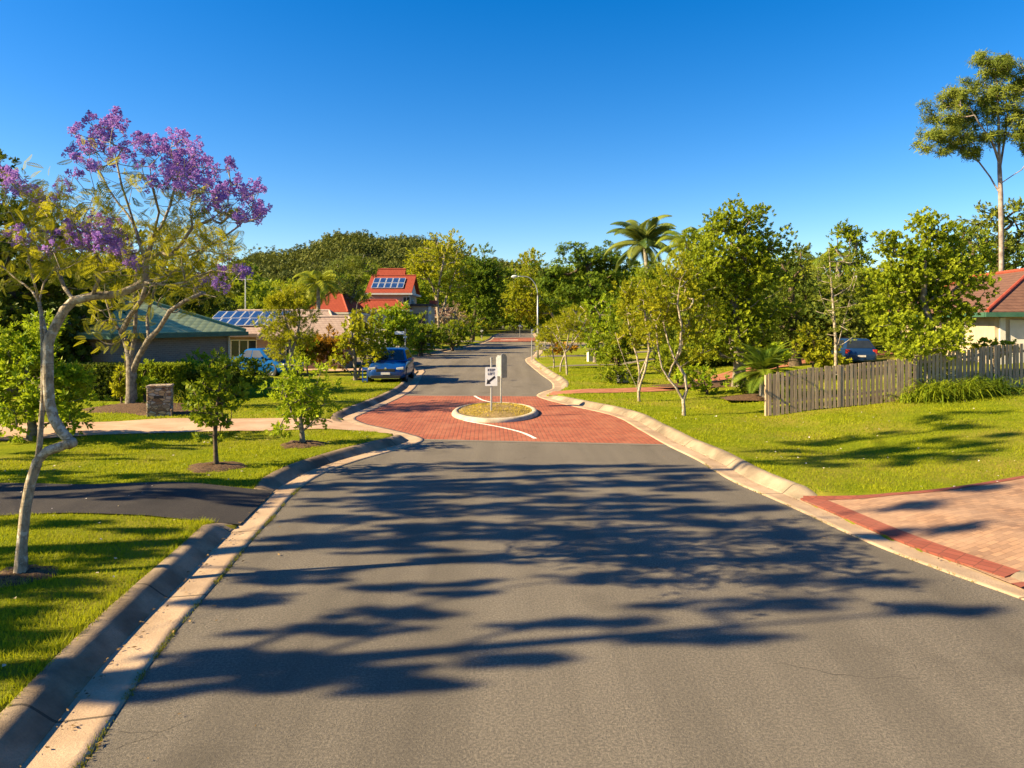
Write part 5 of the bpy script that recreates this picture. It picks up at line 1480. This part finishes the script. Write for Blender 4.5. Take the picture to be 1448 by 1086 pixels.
isl = thing('traffic_island', 'oval traffic island with a pale concrete kerb and dry grass in the red paving', 'traffic island', (0, 0, 0))
k = ell_ring('kerb_ring', [(0, -.05), (0, .02), (.03, .08), (.07, .115), (.12, .125), (.20, .125), (.21, .05)], pmat('island kerb concrete', (.30, .245, .18), (.46, .39, .30), 4, .85, .3, 40), jit=.4); k.parent = isl
V = []; Q = []; seg = 60
for j, rr in enumerate((1, .8, .55, .3, .03)):
    for k in range(seg):
        a = 2 * math.pi * k / seg; V.append((IX + (IA - .19) * rr * math.cos(a), IY + (IB - .19) * rr * math.sin(a), .10 + .10 * (1 - rr * rr) + random.uniform(-.015, .015)))
for j in range(4):
    for k in range(seg): a = j * seg + k; b = j * seg + (k + 1) % seg; Q.append((a, b, b + seg, a + seg))
o = link('garden_bed', np_mesh('garden_bed', V, Q, smooth=True), M['dry_bed'], isl)
n = 5200; a = rng.uniform(0, 6.28, n); rr = rng.uniform(0, 1, n) ** .5 * .97
P = np.c_[IX + (IA - .19) * rr * np.cos(a), IY + (IB - .19) * rr * np.sin(a)]
P = P[(np.sin(P[:, 0] * 4) + np.sin(P[:, 1] * 3.1 + 1) + rng.normal(0, .8, n)) > -.2]; rr = np.sqrt(((P[:, 0] - IX) / (IA - .19)) ** 2 + ((P[:, 1] - IY) / (IB - .19)) ** 2)
k = len(P)
M['dry_grass'] = fmat('dry grass blade', (.17, .12, .03), (.36, .29, .07), .3)
g = blades('dry_grass', P, .10 + .10 * (1 - rr ** 2), rng.uniform(.02, .07, k), rng.uniform(.01, .02, k), rng.uniform(0, 1, k), M['dry_grass'], 1.2); g.parent = isl


def text_mesh(s, size, loc, M3, name, mat, parent, ext=.002, sx=1.0):
    cu = bpy.data.curves.new(name, 'FONT'); cu.body = s; cu.size = size; cu.align_x = 'CENTER'; cu.align_y = 'CENTER'; cu.extrude = ext; cu.offset = .002
    o = bpy.data.objects.new(name, cu); C.objects.link(o)
    dg = bpy.context.evaluated_depsgraph_get(); me = bpy.data.meshes.new_from_object(o.evaluated_get(dg))
    bpy.data.objects.remove(o); me.transform(Matrix.Translation(loc) @ M3 @ Matrix.Scale(sx, 4, Vector((1, 0, 0))))
    me.materials.clear()
    return link(name, me, mat, parent)


RX = Matrix.Rotation(R(90), 4, 'X')
p = Vector((gpt(695, 588)[0] + .0, 22.35, .15))
sg = thing('keep_left_sign', 'white keep left arrow sign on a grey pole on the traffic island', 'road sign', p, R(0))
m = MB(); m.tube([(0, 0, -.1), (.0, 0, 1.68)], .032, 12); m.lathe([(.04, 1.68), (.04, 1.72), (.0, 1.725)], 12); m.build('pole', M['galv'], sg, smooth=False)
def rrect(w, h, r, n=5):
    pts = []
    for cx, cy, a0 in ((w / 2 - r, h / 2 - r, 0), (-w / 2 + r, h / 2 - r, 90), (-w / 2 + r, -h / 2 + r, 180), (w / 2 - r, -h / 2 + r, 270)):
        for i in range(n + 1): a = R(a0 + 90 * i / n); pts.append((cx + r * math.cos(a), cy + r * math.sin(a)))
    return pts
zc = 1.12
m = MB(); m.prism([(x, z + zc) for x, z in rrect(.385, .59, .02)], -.041, -.037); pl_ = m.build('plate', M['sign_white'], sg)
for a, b in (('KEEP', .205), ('LEFT', .085)):
    text_mesh(a, .115, (0, -.043, zc + b), RX, 'lettering', M['sign_black'], pl_, sx=.95)
ar = [(-.15, -.24), (-.02, -.222), (-.052, -.178), (.135, -.035), (.10, .03), (-.082, -.117), (-.12, -.075)]
m = MB(); m.prism([(x, z + zc) for x, z in ar], -.0435, -.0412); m.build('arrow', M['sign_black'], pl_)
m = MB(); m.box(-.03, .05, -.037, .04, zc + .18, zc + .21); m.box(-.03, .05, -.037, .04, zc - .21, zc - .18); m.build('bracket', M['galv'], sg)
p = Vector((gpt(711, 573)[0] - .05, 24.75, .2))
sg = thing('road_sign', 'grey backed road sign seen side on, on the pole behind the keep left sign', 'road sign', p, 0)
m = MB(); m.tube([(0, 0, -.1), (0, 0, 1.62)], .032, 12); m.build('pole', M['galv'], sg)
Mz = Matrix.Translation((.10, .09, 1.25)) @ Matrix.Rotation(R(60), 4, 'Z')
m = MB(); m.prism([(-.2, -.42), (.2, -.42), (.2, .30), (.1, .40), (-.1, .44), (-.2, .40)], -.008, .008, Mz); m.build('plate', M['sign_grey'], sg)
Mz = Matrix.Translation((-.085, .08, 1.25)) @ Matrix.Rotation(R(128), 4, 'Z')
m = MB(); m.prism([(-.15, -.36), (.15, -.36), (.15, .28), (.06, .38), (-.15, .36)], -.006, .006, Mz); m.build('back_plate', M['sign_grey'], sg)

# street lamp
p = Vector((gpt(760, 509)[0], 55, .12)); L_ = thing('street_lamp', 'tall grey street lamp whose curved arm reaches over the road', 'street lamp', p)
m = MB(); zt = 3 + (455 - 418) * .055 - .12
m.tube([(0, 0, -.2), (0, 0, 1.1), (0, 0, 3), (0, 0, zt)], [.085, .08, .062, .05], 12); m.build('pole', M['galv'], L_, smooth=True)
pts = [(0, 0, zt)]; top = 3 + (455 - 391) * .055 - .12
for i in range(1, 9): a = i / 8 * math.pi / 2; pts.append((-(1 - math.cos(a)) * 1.0, 0, zt + math.sin(a) * (top - zt)))
pts += [(-1.35, 0, top + .01), (-1.6, 0, top)]
m = MB(); m.tube(pts, .036, 10); m.build('arm', M['galv'], L_, smooth=True)
m = MB(); m.tube([(-1.55, 0, top), (-1.68, 0, top + .01), (-1.9, 0, top), (-2.05, 0, top - .03)], [.045, .10, .11, .05], 12); m.build('lamp_head', M['lamp_grey'], L_, smooth=True)
m = MB(); m.lathe([(.0, -.09), (.07, -.075), (.10, 0)], 14, Matrix.Translation((-1.85, 0, top - .06))); m.build('lens', M['lens'], L_, smooth=True)


def pole_sign(label, px, py, d, h, plates, name='road_sign', pr=.035, cat='road sign', mat='galv'):
    x = at(px, 0, d).x; z = max(grade(x, d), 0); t = thing(name, label, cat, (x, d, z))
    m = MB(); m.tube([(0, 0, -.1), (0, 0, h)], pr, 8); m.build('pole', M[mat], t)
    for w, hh, z0, mm, ry in plates:
        m = MB(); m.prism([(a, b + z0) for a, b in rrect(w, hh, min(w, hh) * .12, 3)], -.05, -.035, Matrix.Rotation(ry, 4, 'Z')); m.build('plate', M[mm], t)
    return t


x = at(573, 0, 46.2).x
t = thing('street_name_sign', 'street name blade on a thin pole at the side street corner', 'street sign', (x, 46.2, grade(x, 46.2)))
m = MB(); m.tube([(0, 0, -.1), (0, 0, 2.75)], .04, 8); m.build('pole', M['galv'], t)
m = MB(); m.prism([(a - .38, b + 2.48) for a, b in rrect(.62, .2, .03)], -.012, .012); m.build('blade', M['sign_blue'], t)
m = MB(); m.prism([(a + .02, b + 2.2) for a, b in rrect(.5, .12, .02)], -.012, .012, Matrix.Rotation(R(75), 4, 'Z')); m.build('cross_blade', M['sign_blue'], t)
pole_sign('short bare post at the right kerb before the lamp', 752, 509, 53.5, 1.6, [], 'sign_post', .04, 'post')
pole_sign('small white sign on the far island, left of the three far posts', 653, 478, 128, 2.0, [(.7, .7, 1.75, 'sign_blue', 0)])
pole_sign('thin pole sign at the far end of the road', 735, 474, 140, 2.4, [(.5, .35, 2.2, 'sign_white', .4)])
pole_sign('white plate sign low beside the second red paving', 752.5, 484, 100, 2.0, [(.45, .6, 1.6, 'sign_white', .8)])
pole_sign('bent grey post at the right side street corner', 771, 498, 72, 1.9, [(.5, .25, 1.75, 'sign_grey', .3)], 'sign_post', .06, 'post')
pole_sign('short white post sign on the left verge by the far driveway', 681.5, 480, 112, 1.8, [(.4, .5, 1.5, 'sign_white', 0)])

# garden furniture
def pillar():
    x, y = gpt(241, 584)[0] * .95, 21.45; z = grade(x, y)
    t = thing('stone_letterbox', 'square mixed stone letterbox pillar beside the pink driveway', 'letterbox', (x, y, z), R(18))
    m = MB(); m.box(-.33, .33, -.28, .28, -.1, .86); m.build('pillar', M['stone'], t, bevel=.03)
    m = MB(); m.box(-.35, .35, -.30, .30, .861, .94); m.build('cap', M['stone'], t, bevel=.025)
    m = MB(); m.box(-.13, .13, -.292, -.281, .55, .63); m.build('letter_slot', M['black_trim'], t)
    m = MB(); m.tube([(0, 0, -.1), (0, 0, .16)], .03, 8); m.lathe([(.045, .16), (.045, .2), (0, .23)], 10); x2 = gpt(253, 588)[0]
    o = m.build('garden_stake', M['trim_brown'], None); o.location = (x2 * .96, 21.2, grade(x2 * .96, 21.2)); tag(o, 'short dark stake at the driveway edge by the stone pillar', 'stake')


pillar()
for nm, lab, px, d, w, h, tilt in (('letterbox', 'small tilted white letterbox under the left multi stemmed street tree', 881, 33.5, .42, .52, -.12), ('garden_post', 'square white garden post on the right lawn', 834, 51, .34, .78, 0)):
    x = at(px, 0, d).x; t = thing(nm, lab, nm.replace('_', ' '), (x, d, grade(x, d)), .3); t.rotation_euler = (0, tilt, .3)
    m = MB(); m.box(-w / 2, w / 2, -w / 2, w / 2, -.05, h); m.build('body', M['render_white'], t, bevel=.02)
    m = MB(); m.box(-w / 2 - .03, w / 2 + .03, -w / 2 - .03, w / 2 + .03, h + .001, h + .05); m.build('cap', M['path_conc'], t, bevel=.01)
    m = MB(); m.box(-w * .32, w * .32, -w / 2 - .008, -w / 2 + .002, h * .7, h * .78); m.build('slot', M['black_trim'], t)
# white rail fence at the far end
x0 = at(684, 0, 256).x; t = thing('rail_fence', 'far white rail fence across the end of the road', 'fence', (x0, 256, 0))
m = MB()
for z in (.5, 1.0, 1.5): m.box(0, 24, -.03, .03, z, z + .22)
m.build('rails', M['render_white'], t)
for i in range(8):
    m = MB(); m.box(i * 3.4 - .08, i * 3.4 + .08, .031, .16, -.2, 1.8); m.build('post', M['render_white'], t)
x0 = at(733, 0, 254).x; m = MB(); m.box(-.6, .6, -.4, .4, -.1, 2.4); m.box(-.7, .7, -.5, .5, 2.401, 2.6); o = m.build('gate_pillar', M['brick_brown'], None); o.location = (x0, 254, 0); tag(o, 'reddish brick gate pillar before the far white fence', 'pillar')
bush('flowering_shrub', 'orange red flowering shrub behind the three saplings', (795, 505), 60, [(797, 492, 14, 7), (785, 490, 8, 6)], 'leaf_orange', 24, cat='shrub')
x = at(518.5, 0, 33.8).x; t = thing('sandwich_board', 'open blue board frame standing beside the parked blue car', 'board', (x, 33.4, grade(x, 33.4)), .1)
m = MB()
for a in ((-.13, -.085, .0, .72), (.085, .13, .0, .72)): m.box(a[0], a[1], -.02, .02, a[2], a[3])
m.box(-.0849, .0849, -.02, .02, .60, .72); m.box(-.0849, .0849, -.02, .02, .10, .18); m.build('frame', M['frame_blue'], t)
m = MB(); m.box(-.13, -.05, -.05, .25, .0, .05); m.box(.05, .13, -.05, .25, .0, .05); m.build('foot', M['black_trim'], t)


# ------------------------------------------------------------------ cars (local: nose toward -y)
def car(label, loc, rz, paint, L=4.35, W=1.78, Hh=1.46, hatch=True, detail=True, group=None, sc=1.0):
    t = thing('parked_car', label, 'car', loc, rz, group); t.scale = (sc,) * 3
    h = L / 2; k = W / 2
    secs = [(-h, .66, .30, .56, .58), (-h + .10, .84, .22, .66, .70), (-h + .38, .97, .17, .76, .82), (-h + .85, 1.0, .17, .84, .92), (-h + 1.25, 1.0, .17, .89, .985), (0, 1.0, .17, .93, .98),
            (h - 1.3, 1.0, .17, .95, 1.0), (h - .6, .99, .18, .96, 1.02), (h - .18, .94, .22, .93, .98), (h - .03, .86, .28, .84, .86), (h, .72, .36, .62, .62)]
    V = []; Q = []; n = 14
    for y, wf, zb, ze, zc_ in secs:
        w = k * wf
        half = [(0, zb), (w * .80, zb), (w * .95, zb + .06), (w * 1.0, zb + (ze - zb) * .38), (w * .985, zb + (ze - zb) * .72), (w * .93, ze - .02), (w * .80, ze + (zc_ - ze) * .45), (0, zc_)]
        ring = half + [(-x, z) for x, z in half[-2:0:-1]]
        V += [(x, y, z) for x, z in ring]
    for i in range(len(secs) - 1):
        for j in range(n): Q.append((i * n + j, i * n + (j + 1) % n, (i + 1) * n + (j + 1) % n, (i + 1) * n + j))
    m = MB(); m.add(V, Q + [tuple(range(n)), tuple(range((len(secs) - 1) * n, len(secs) * n))]); body = m.build('body', M[paint], t, smooth=True, subsurf=2)
    # greenhouse
    yb0, yb1 = -h + 1.15, h - (.28 if hatch else .75); yr0, yr1 = -h + 1.95, h - (.75 if hatch else 1.35); zb, zr = .93, Hh
    wb, wr = k * .90, k * .66
    def gring(y0, y1, w, z): return [(-w, y1, z), (-w * .86, y1 + .05, z), (w * .86, y1 + .05, z), (w, y1, z), (w, y0, z), (w * .86, y0 - .06, z), (-w * .86, y0 - .06, z), (-w, y0, z)]
    rings = [gring(yb0, yb1, wb, zb), gring(yr0 - .03, yr1 + .03, wr * 1.03, zr - .07), gring(yr0 + .12, yr1 - .12, wr * .92, zr - .012), gring(yr0 + .45, yr1 - .45, wr * .5, zr)]
    V = [p for r_ in rings for p in r_]; Q = []
    for i in range(3):
        for j in range(8): Q.append((i * 8 + j, i * 8 + (j + 1) % 8, (i + 1) * 8 + (j + 1) % 8, (i + 1) * 8 + j))
    Q.append(tuple(range(24, 32)))
    m = MB(); m.add(V, Q); m.build('cabin', M[paint], t, smooth=True)
    def lerp(a, b, u): return tuple(a[i] + (b[i] - a[i]) * u for i in range(3))
    def pane(c, nm, off, mat='glass'):
        nv = (Vector(c[1]) - Vector(c[0])).cross(Vector(c[3]) - Vector(c[0])).normalized()
        ctr_ = sum((Vector(p) for p in c), Vector()) / 4
        if nv.dot(ctr_ - Vector((0, 0, 1.1))) < 0: nv = -nv
        P_ = [Vector(p) + nv * off for p in c]; m = MB(); m.add(P_ + [p - nv * .02 for p in P_], [(0, 1, 2, 3), (7, 6, 5, 4), (0, 4, 5, 1), (1, 5, 6, 2), (2, 6, 7, 3), (3, 7, 4, 0)]); return m.build(nm, M[mat], t)
    def band(p0, p1, q0, q1, u0, u1, v0, v1):    # sub-quad of bottom edge p0-p1 and top edge q0-q1
        bl, br, tl, tr = lerp(p0, p1, u0), lerp(p0, p1, u1), lerp(q0, q1, u0), lerp(q0, q1, u1)
        return [lerp(bl, tl, v0), lerp(br, tr, v0), lerp(br, tr, v1), lerp(bl, tl, v1)]
    A, B_ = rings[0], rings[1]
    pane(band(A[6], A[5], B_[6], B_[5], -.03, 1.03, .10, .95), 'windscreen', .012)
    pane(band(A[1], A[2], B_[1], B_[2], -.02, 1.02, .12, .90), 'rear_window', .012)
    for a, b in ((3, 4), (0, 7)):
        pane(band(A[a], A[b], B_[a], B_[b], .10, .46, .12, .93), 'side_window', .010); pane(band(A[a], A[b], B_[a], B_[b], .50, .90, .12, .93), 'side_window', .010)
    # wheels
    for sx in (-1, 1):
        for y in (-h + .86, h - .84):
            Mw = Matrix.Translation((sx * (k - .13), y, .31)) @ Matrix.Rotation(R(90) * sx, 4, 'Y')
            m = MB(); m.lathe([(.19, -.09), (.28, -.10), (.31, -.07), (.315, 0), (.31, .07), (.28, .10), (.20, .10), (.19, .09)], 28, Mw); w_ = m.build('wheel', M['rubber'], t, smooth=True)
            m = MB(); m.lathe([(.20, .085), (.18, .095), (.17, .06), (.06, .05), (.05, .085), (0, .085)], 20, Mw)
            for s_ in range(5):
                a = s_ * 1.2566; Ms = Mw @ Matrix.Rotation(a, 4, 'Z'); m.box(.04, .185, -.022, .022, .065, .09, Ms)
            m.build('rim', M['rim'], w_)
            m = MB(); Ma = Matrix.Translation((sx * (k - .018), y, .33)) @ Matrix.Rotation(R(90) * sx, 4, 'Y'); m.lathe([(.315, .006), (.375, .010), (.385, .0), (.375, -.15), (.315, -.15)], 28, Ma); m.build('wheel_arch', M['black_trim'], t, smooth=True)
    for sx in (-1, 1):
        x = sx * k * .70
        m = MB(); m.prism([(x - .16, .60), (x + .16, .62), (x + sx * .0 + .17, .735), (x - .15, .70)], -h + .035 + .03, -h + .20, None); m.build('headlight', M['headlight'], t, bevel=.015)
        m = MB(); m.box(sx * (k * .78) - .11, sx * (k * .78) + .11, h - .16, h - .045, .70, .92); m.build('tail_light', M['taillight'], t, bevel=.02)
        m = MB(); m.box(sx * (k + .03) - .09, sx * (k + .03) + .09, -h + 1.42, -h + 1.52, .94, 1.06); m.build('mirror', M[paint], t, bevel=.03)
    m = MB(); m.box(-.42, .42, -h + .005, -h + .16, .52, .66); m.build('grille', M['black_trim'], t, bevel=.02)
    m = MB(); m.box(-.66, .66, -h - .005, -h + .12, .24, .36); m.build('air_intake', M['black_trim'], t, bevel=.02)
    m = MB(); m.box(-.62, .62, -h - .012, -h + .05, .215, .238); m.build('bumper_lip', M['chrome'], t)
    m = MB(); m.box(-.20, .20, -h - .018, -h - .004, .40, .50); m.build('number_plate', M['plate'], t)
    m = MB(); m.box(-.20, .20, h - .02, h + .012, .52, .62); m.build('number_plate', M['plate'], t)
    m = MB(); m.lathe([(0, .012), (.055, .010), (.06, 0)], 16, Matrix.Translation((0, -h + .012, .66)) @ RX); m.build('badge', M['chrome'], t)
    m = MB(); m.box(-k * .7, k * .7, -h + .9, h - .9, .15, .3); m.build('underbody', M['black_trim'], t)
    return t


x = at(545.5, 0, 34.4).x + .1; car('shiny blue car parked nose first on the left verge by the side street', (x, 35.6, grade(x, 34.0) - .02), R(2), 'car_blue', Hh=1.5, sc=1.06)
x = at(368, 0, 38).x; car('bright blue car mostly hidden behind the round dark bush', (x + .1, 38.6, grade(x, 38) - .02), R(62), 'car_sky', hatch=False)
x = at(1224, 0, 33.5).x; car('dark blue hatchback seen from behind above the paling fence', (x, 35.2, grade(x, 34) - .05), R(172), 'car_navy', Hh=1.5, sc=.88)

# ------------------------------------------------------------------ hill and distant woods
prof = [(150, 35), (300, 58), (345, 76), (370, 84), (400, 88), (450, 96), (490, 104), (520, 111), (560, 112), (600, 107), (630, 101), (680, 84), (720, 72), (760, 64), (820, 56), (900, 46), (1000, 40), (1300, 34), (1500, 30)]
def ridge(x): px = CX + x / .48; return np.interp(px, [p[0] for p in prof], [p[1] for p in prof]) * .48
def hill_z(x, y):
    return ridge(x * 480 / np.maximum(y, 300) * .7 + x * .3) * np.exp(-((y - 480) / 130) ** 2) * (1 + .06 * np.sin(x * .04) + .05 * np.sin(x * .11 + y * .03))
hxs = np.linspace(-420, 420, 120); hys = np.linspace(220, 760, 70); HX, HY_ = np.meshgrid(hxs, hys); hz = hill_z(HX.ravel(), HY_.ravel()) - 1.2
idx = np.arange(len(hxs) * len(hys)).reshape(len(hys), len(hxs))
q = np.c_[idx[:-1, :-1].ravel(), idx[:-1, 1:].ravel(), idx[1:, 1:].ravel(), idx[1:, :-1].ravel()]
M['hill'] = pmat('hill undergrowth', (.02, .03, .012), (.06, .065, .02), .08, .95, .5, .6)
link('hill', np_mesh('hill', np.c_[HX.ravel(), HY_.ravel(), hz], q, smooth=True), M['hill'], kind='structure')


def wood(name, P, size, leafm, per=26, sq=.8, tpl='flat', leafs=.26):
    """many small tree crowns as one mass"""
    parts = []
    n = len(P)
    base_t = np.clip(.45 + rng.normal(0, .25, n), 0, 1)
    sub = 5
    for k in range(sub):
        off = rng.normal(0, .33, (n, 3)) * size[:, None]; off[:, 2] = np.abs(off[:, 2]) * 1.1
        c = P + off
        m = per // 2
        dv = rng.normal(0, 1, (n * m, 3)); dv /= np.linalg.norm(dv, axis=1)[:, None]; dv[:, 2] = np.abs(dv[:, 2]) * 1.2 - .35
        X = np.repeat(c, m, 0) + dv * np.repeat(size, m)[:, None] * .38 * np.array([1, 1, sq])
        parts.append(scatter(tpl, X, dv + np.array([0, 0, .4]), np.repeat(size, m) * leafs * rng.uniform(.7, 1.3, n * m), np.repeat(np.clip(base_t + rng.normal(0, .12, n), 0, 1), m)))
    V, Fc, T = merge(parts)
    return link(name, np_mesh(name, V, Fc, {'tint': T}), M[leafm], kind='stuff')


n = 4200; hx_ = rng.uniform(-300, 170, n); hy_ = rng.uniform(345, 505, n); P = np.c_[hx_, hy_, hill_z(hx_, hy_) + 1.5]
ok = P[:, 2] > 5; P = P[ok]
wood('hill_forest', P, rng.uniform(3.5, 7.5, len(P)), 'leaf_hill', 8, tpl='flat', leafs=.30)
# emergent trees on the skyline
n = 130; hx_ = rng.uniform(-190, 120, n); P = np.c_[hx_, rng.uniform(462, 492, n), np.zeros(n)]; P[:, 2] = hill_z(P[:, 0], P[:, 1]) + rng.uniform(2, 6, n)
wood('hill_forest', P, rng.uniform(3, 6, n), 'leaf_hill', 8, 1.1, leafs=.34)

# woods beyond the gardens
def belt(n, x0, x1, y0, y1, hmin, hmax, s0, s1, mat, clear=None, per=22, leafs=.24):
    P = np.c_[rng.uniform(x0, x1, n), rng.uniform(y0, y1, n), rng.uniform(0, 1, n)]
    P[:, 2] = hmin + (hmax - hmin) * P[:, 2]
    if clear is not None: P = P[clear(P)]
    return wood('woodland', P, rng.uniform(s0, s1, len(P)), mat, per, leafs=leafs)


belt(420, -150, -24, 85, 210, 1.0, 6.5, 3.0, 5.5, 'leaf_mid', lambda P: P[:, 0] < -.155 * P[:, 1] - 8)
belt(200, -95, -27, 52, 84, .5, 7, 2.6, 5, 'leaf_dark', lambda P: P[:, 0] < -.40 * P[:, 1])
belt(420, -42, 40, 185, 290, 1.0, 14, 4, 7, 'leaf_mid')
belt(300, -30, 3, 135, 185, .5, 9, 3, 5, 'leaf_mid', lambda P: (P[:, 0] < -.062 * P[:, 1] - 6) | (P[:, 1] > 182))
belt(420, 16, 75, 100, 190, 1, 10, 3, 5.5, 'leaf_mid', lambda P: P[:, 0] > 8 + .045 * P[:, 1])
belt(420, 10, 80, 52, 84, .6, 5.2, 2.0, 3.8, 'leaf_mid', lambda P: P[:, 0] > .155 * P[:, 1] + 1.5, leafs=.2)
belt(260, 22, 75, 44, 62, .6, 4.6, 1.8, 3.2, 'leaf_dark', lambda P: P[:, 0] > .33 * P[:, 1], leafs=.2)
belt(150, 9, 19, 39.5, 46, .5, 3.6, 1.3, 2.4, 'leaf_dark', lambda P: P[:, 0] > .16 * P[:, 1] + 1.5, leafs=.2)

# ------------------------------------------------------------------ light, sky, camera
w = bpy.data.worlds.new('World'); S.world = w; w.use_nodes = True; nt = w.node_tree
sky = nt.nodes.new('ShaderNodeTexSky'); sky.sky_type = 'NISHITA'; sky.sun_disc = False
EL = R(31); AZ = R(259)
sky.sun_elevation = EL; sky.sun_rotation = AZ; sky.altitude = 0; sky.air_density = 1.0; sky.dust_density = .3; sky.ozone_density = 3.0
hs = nt.nodes.new('ShaderNodeHueSaturation'); hs.inputs['Hue'].default_value = .508; hs.inputs['Saturation'].default_value = 1.45; hs.inputs['Value'].default_value = .92
nt.links.new(sky.outputs[0], hs.inputs['Color']); nt.links.new(hs.outputs[0], nt.nodes['Background'].inputs['Color'])
nt.nodes['Background'].inputs['Strength'].default_value = .066
sun = bpy.data.lights.new('sun', 'SUN'); sun.energy = 5.0; sun.angle = R(.45); sun.color = (1.0, .80, .46)
so = bpy.data.objects.new('sun', sun); C.objects.link(so)
toward = Vector((math.sin(AZ) * math.cos(EL), math.cos(AZ) * math.cos(EL), math.sin(EL)))
so.rotation_euler = (-toward).to_track_quat('-Z', 'Y').to_euler(); so.location = (-30, 0, 40)

cam = bpy.data.cameras.new('camera'); co = bpy.data.objects.new('camera', cam); C.objects.link(co)
co.location = (0, 0, H); co.rotation_euler = (R(90), 0, 0)
cam.sensor_fit = 'HORIZONTAL'; cam.sensor_width = 36; cam.lens = 36 * F / 1448; cam.shift_y = -(543 - HY) / 1448; cam.clip_end = 4000; cam.clip_start = .05
S.camera = co
S.render.engine = 'CYCLES'
S.view_settings.view_transform = 'Standard'; S.view_settings.look = 'None'; S.view_settings.gamma = 1; S.view_settings.use_curve_mapping = False
S.view_settings.exposure = 1.7
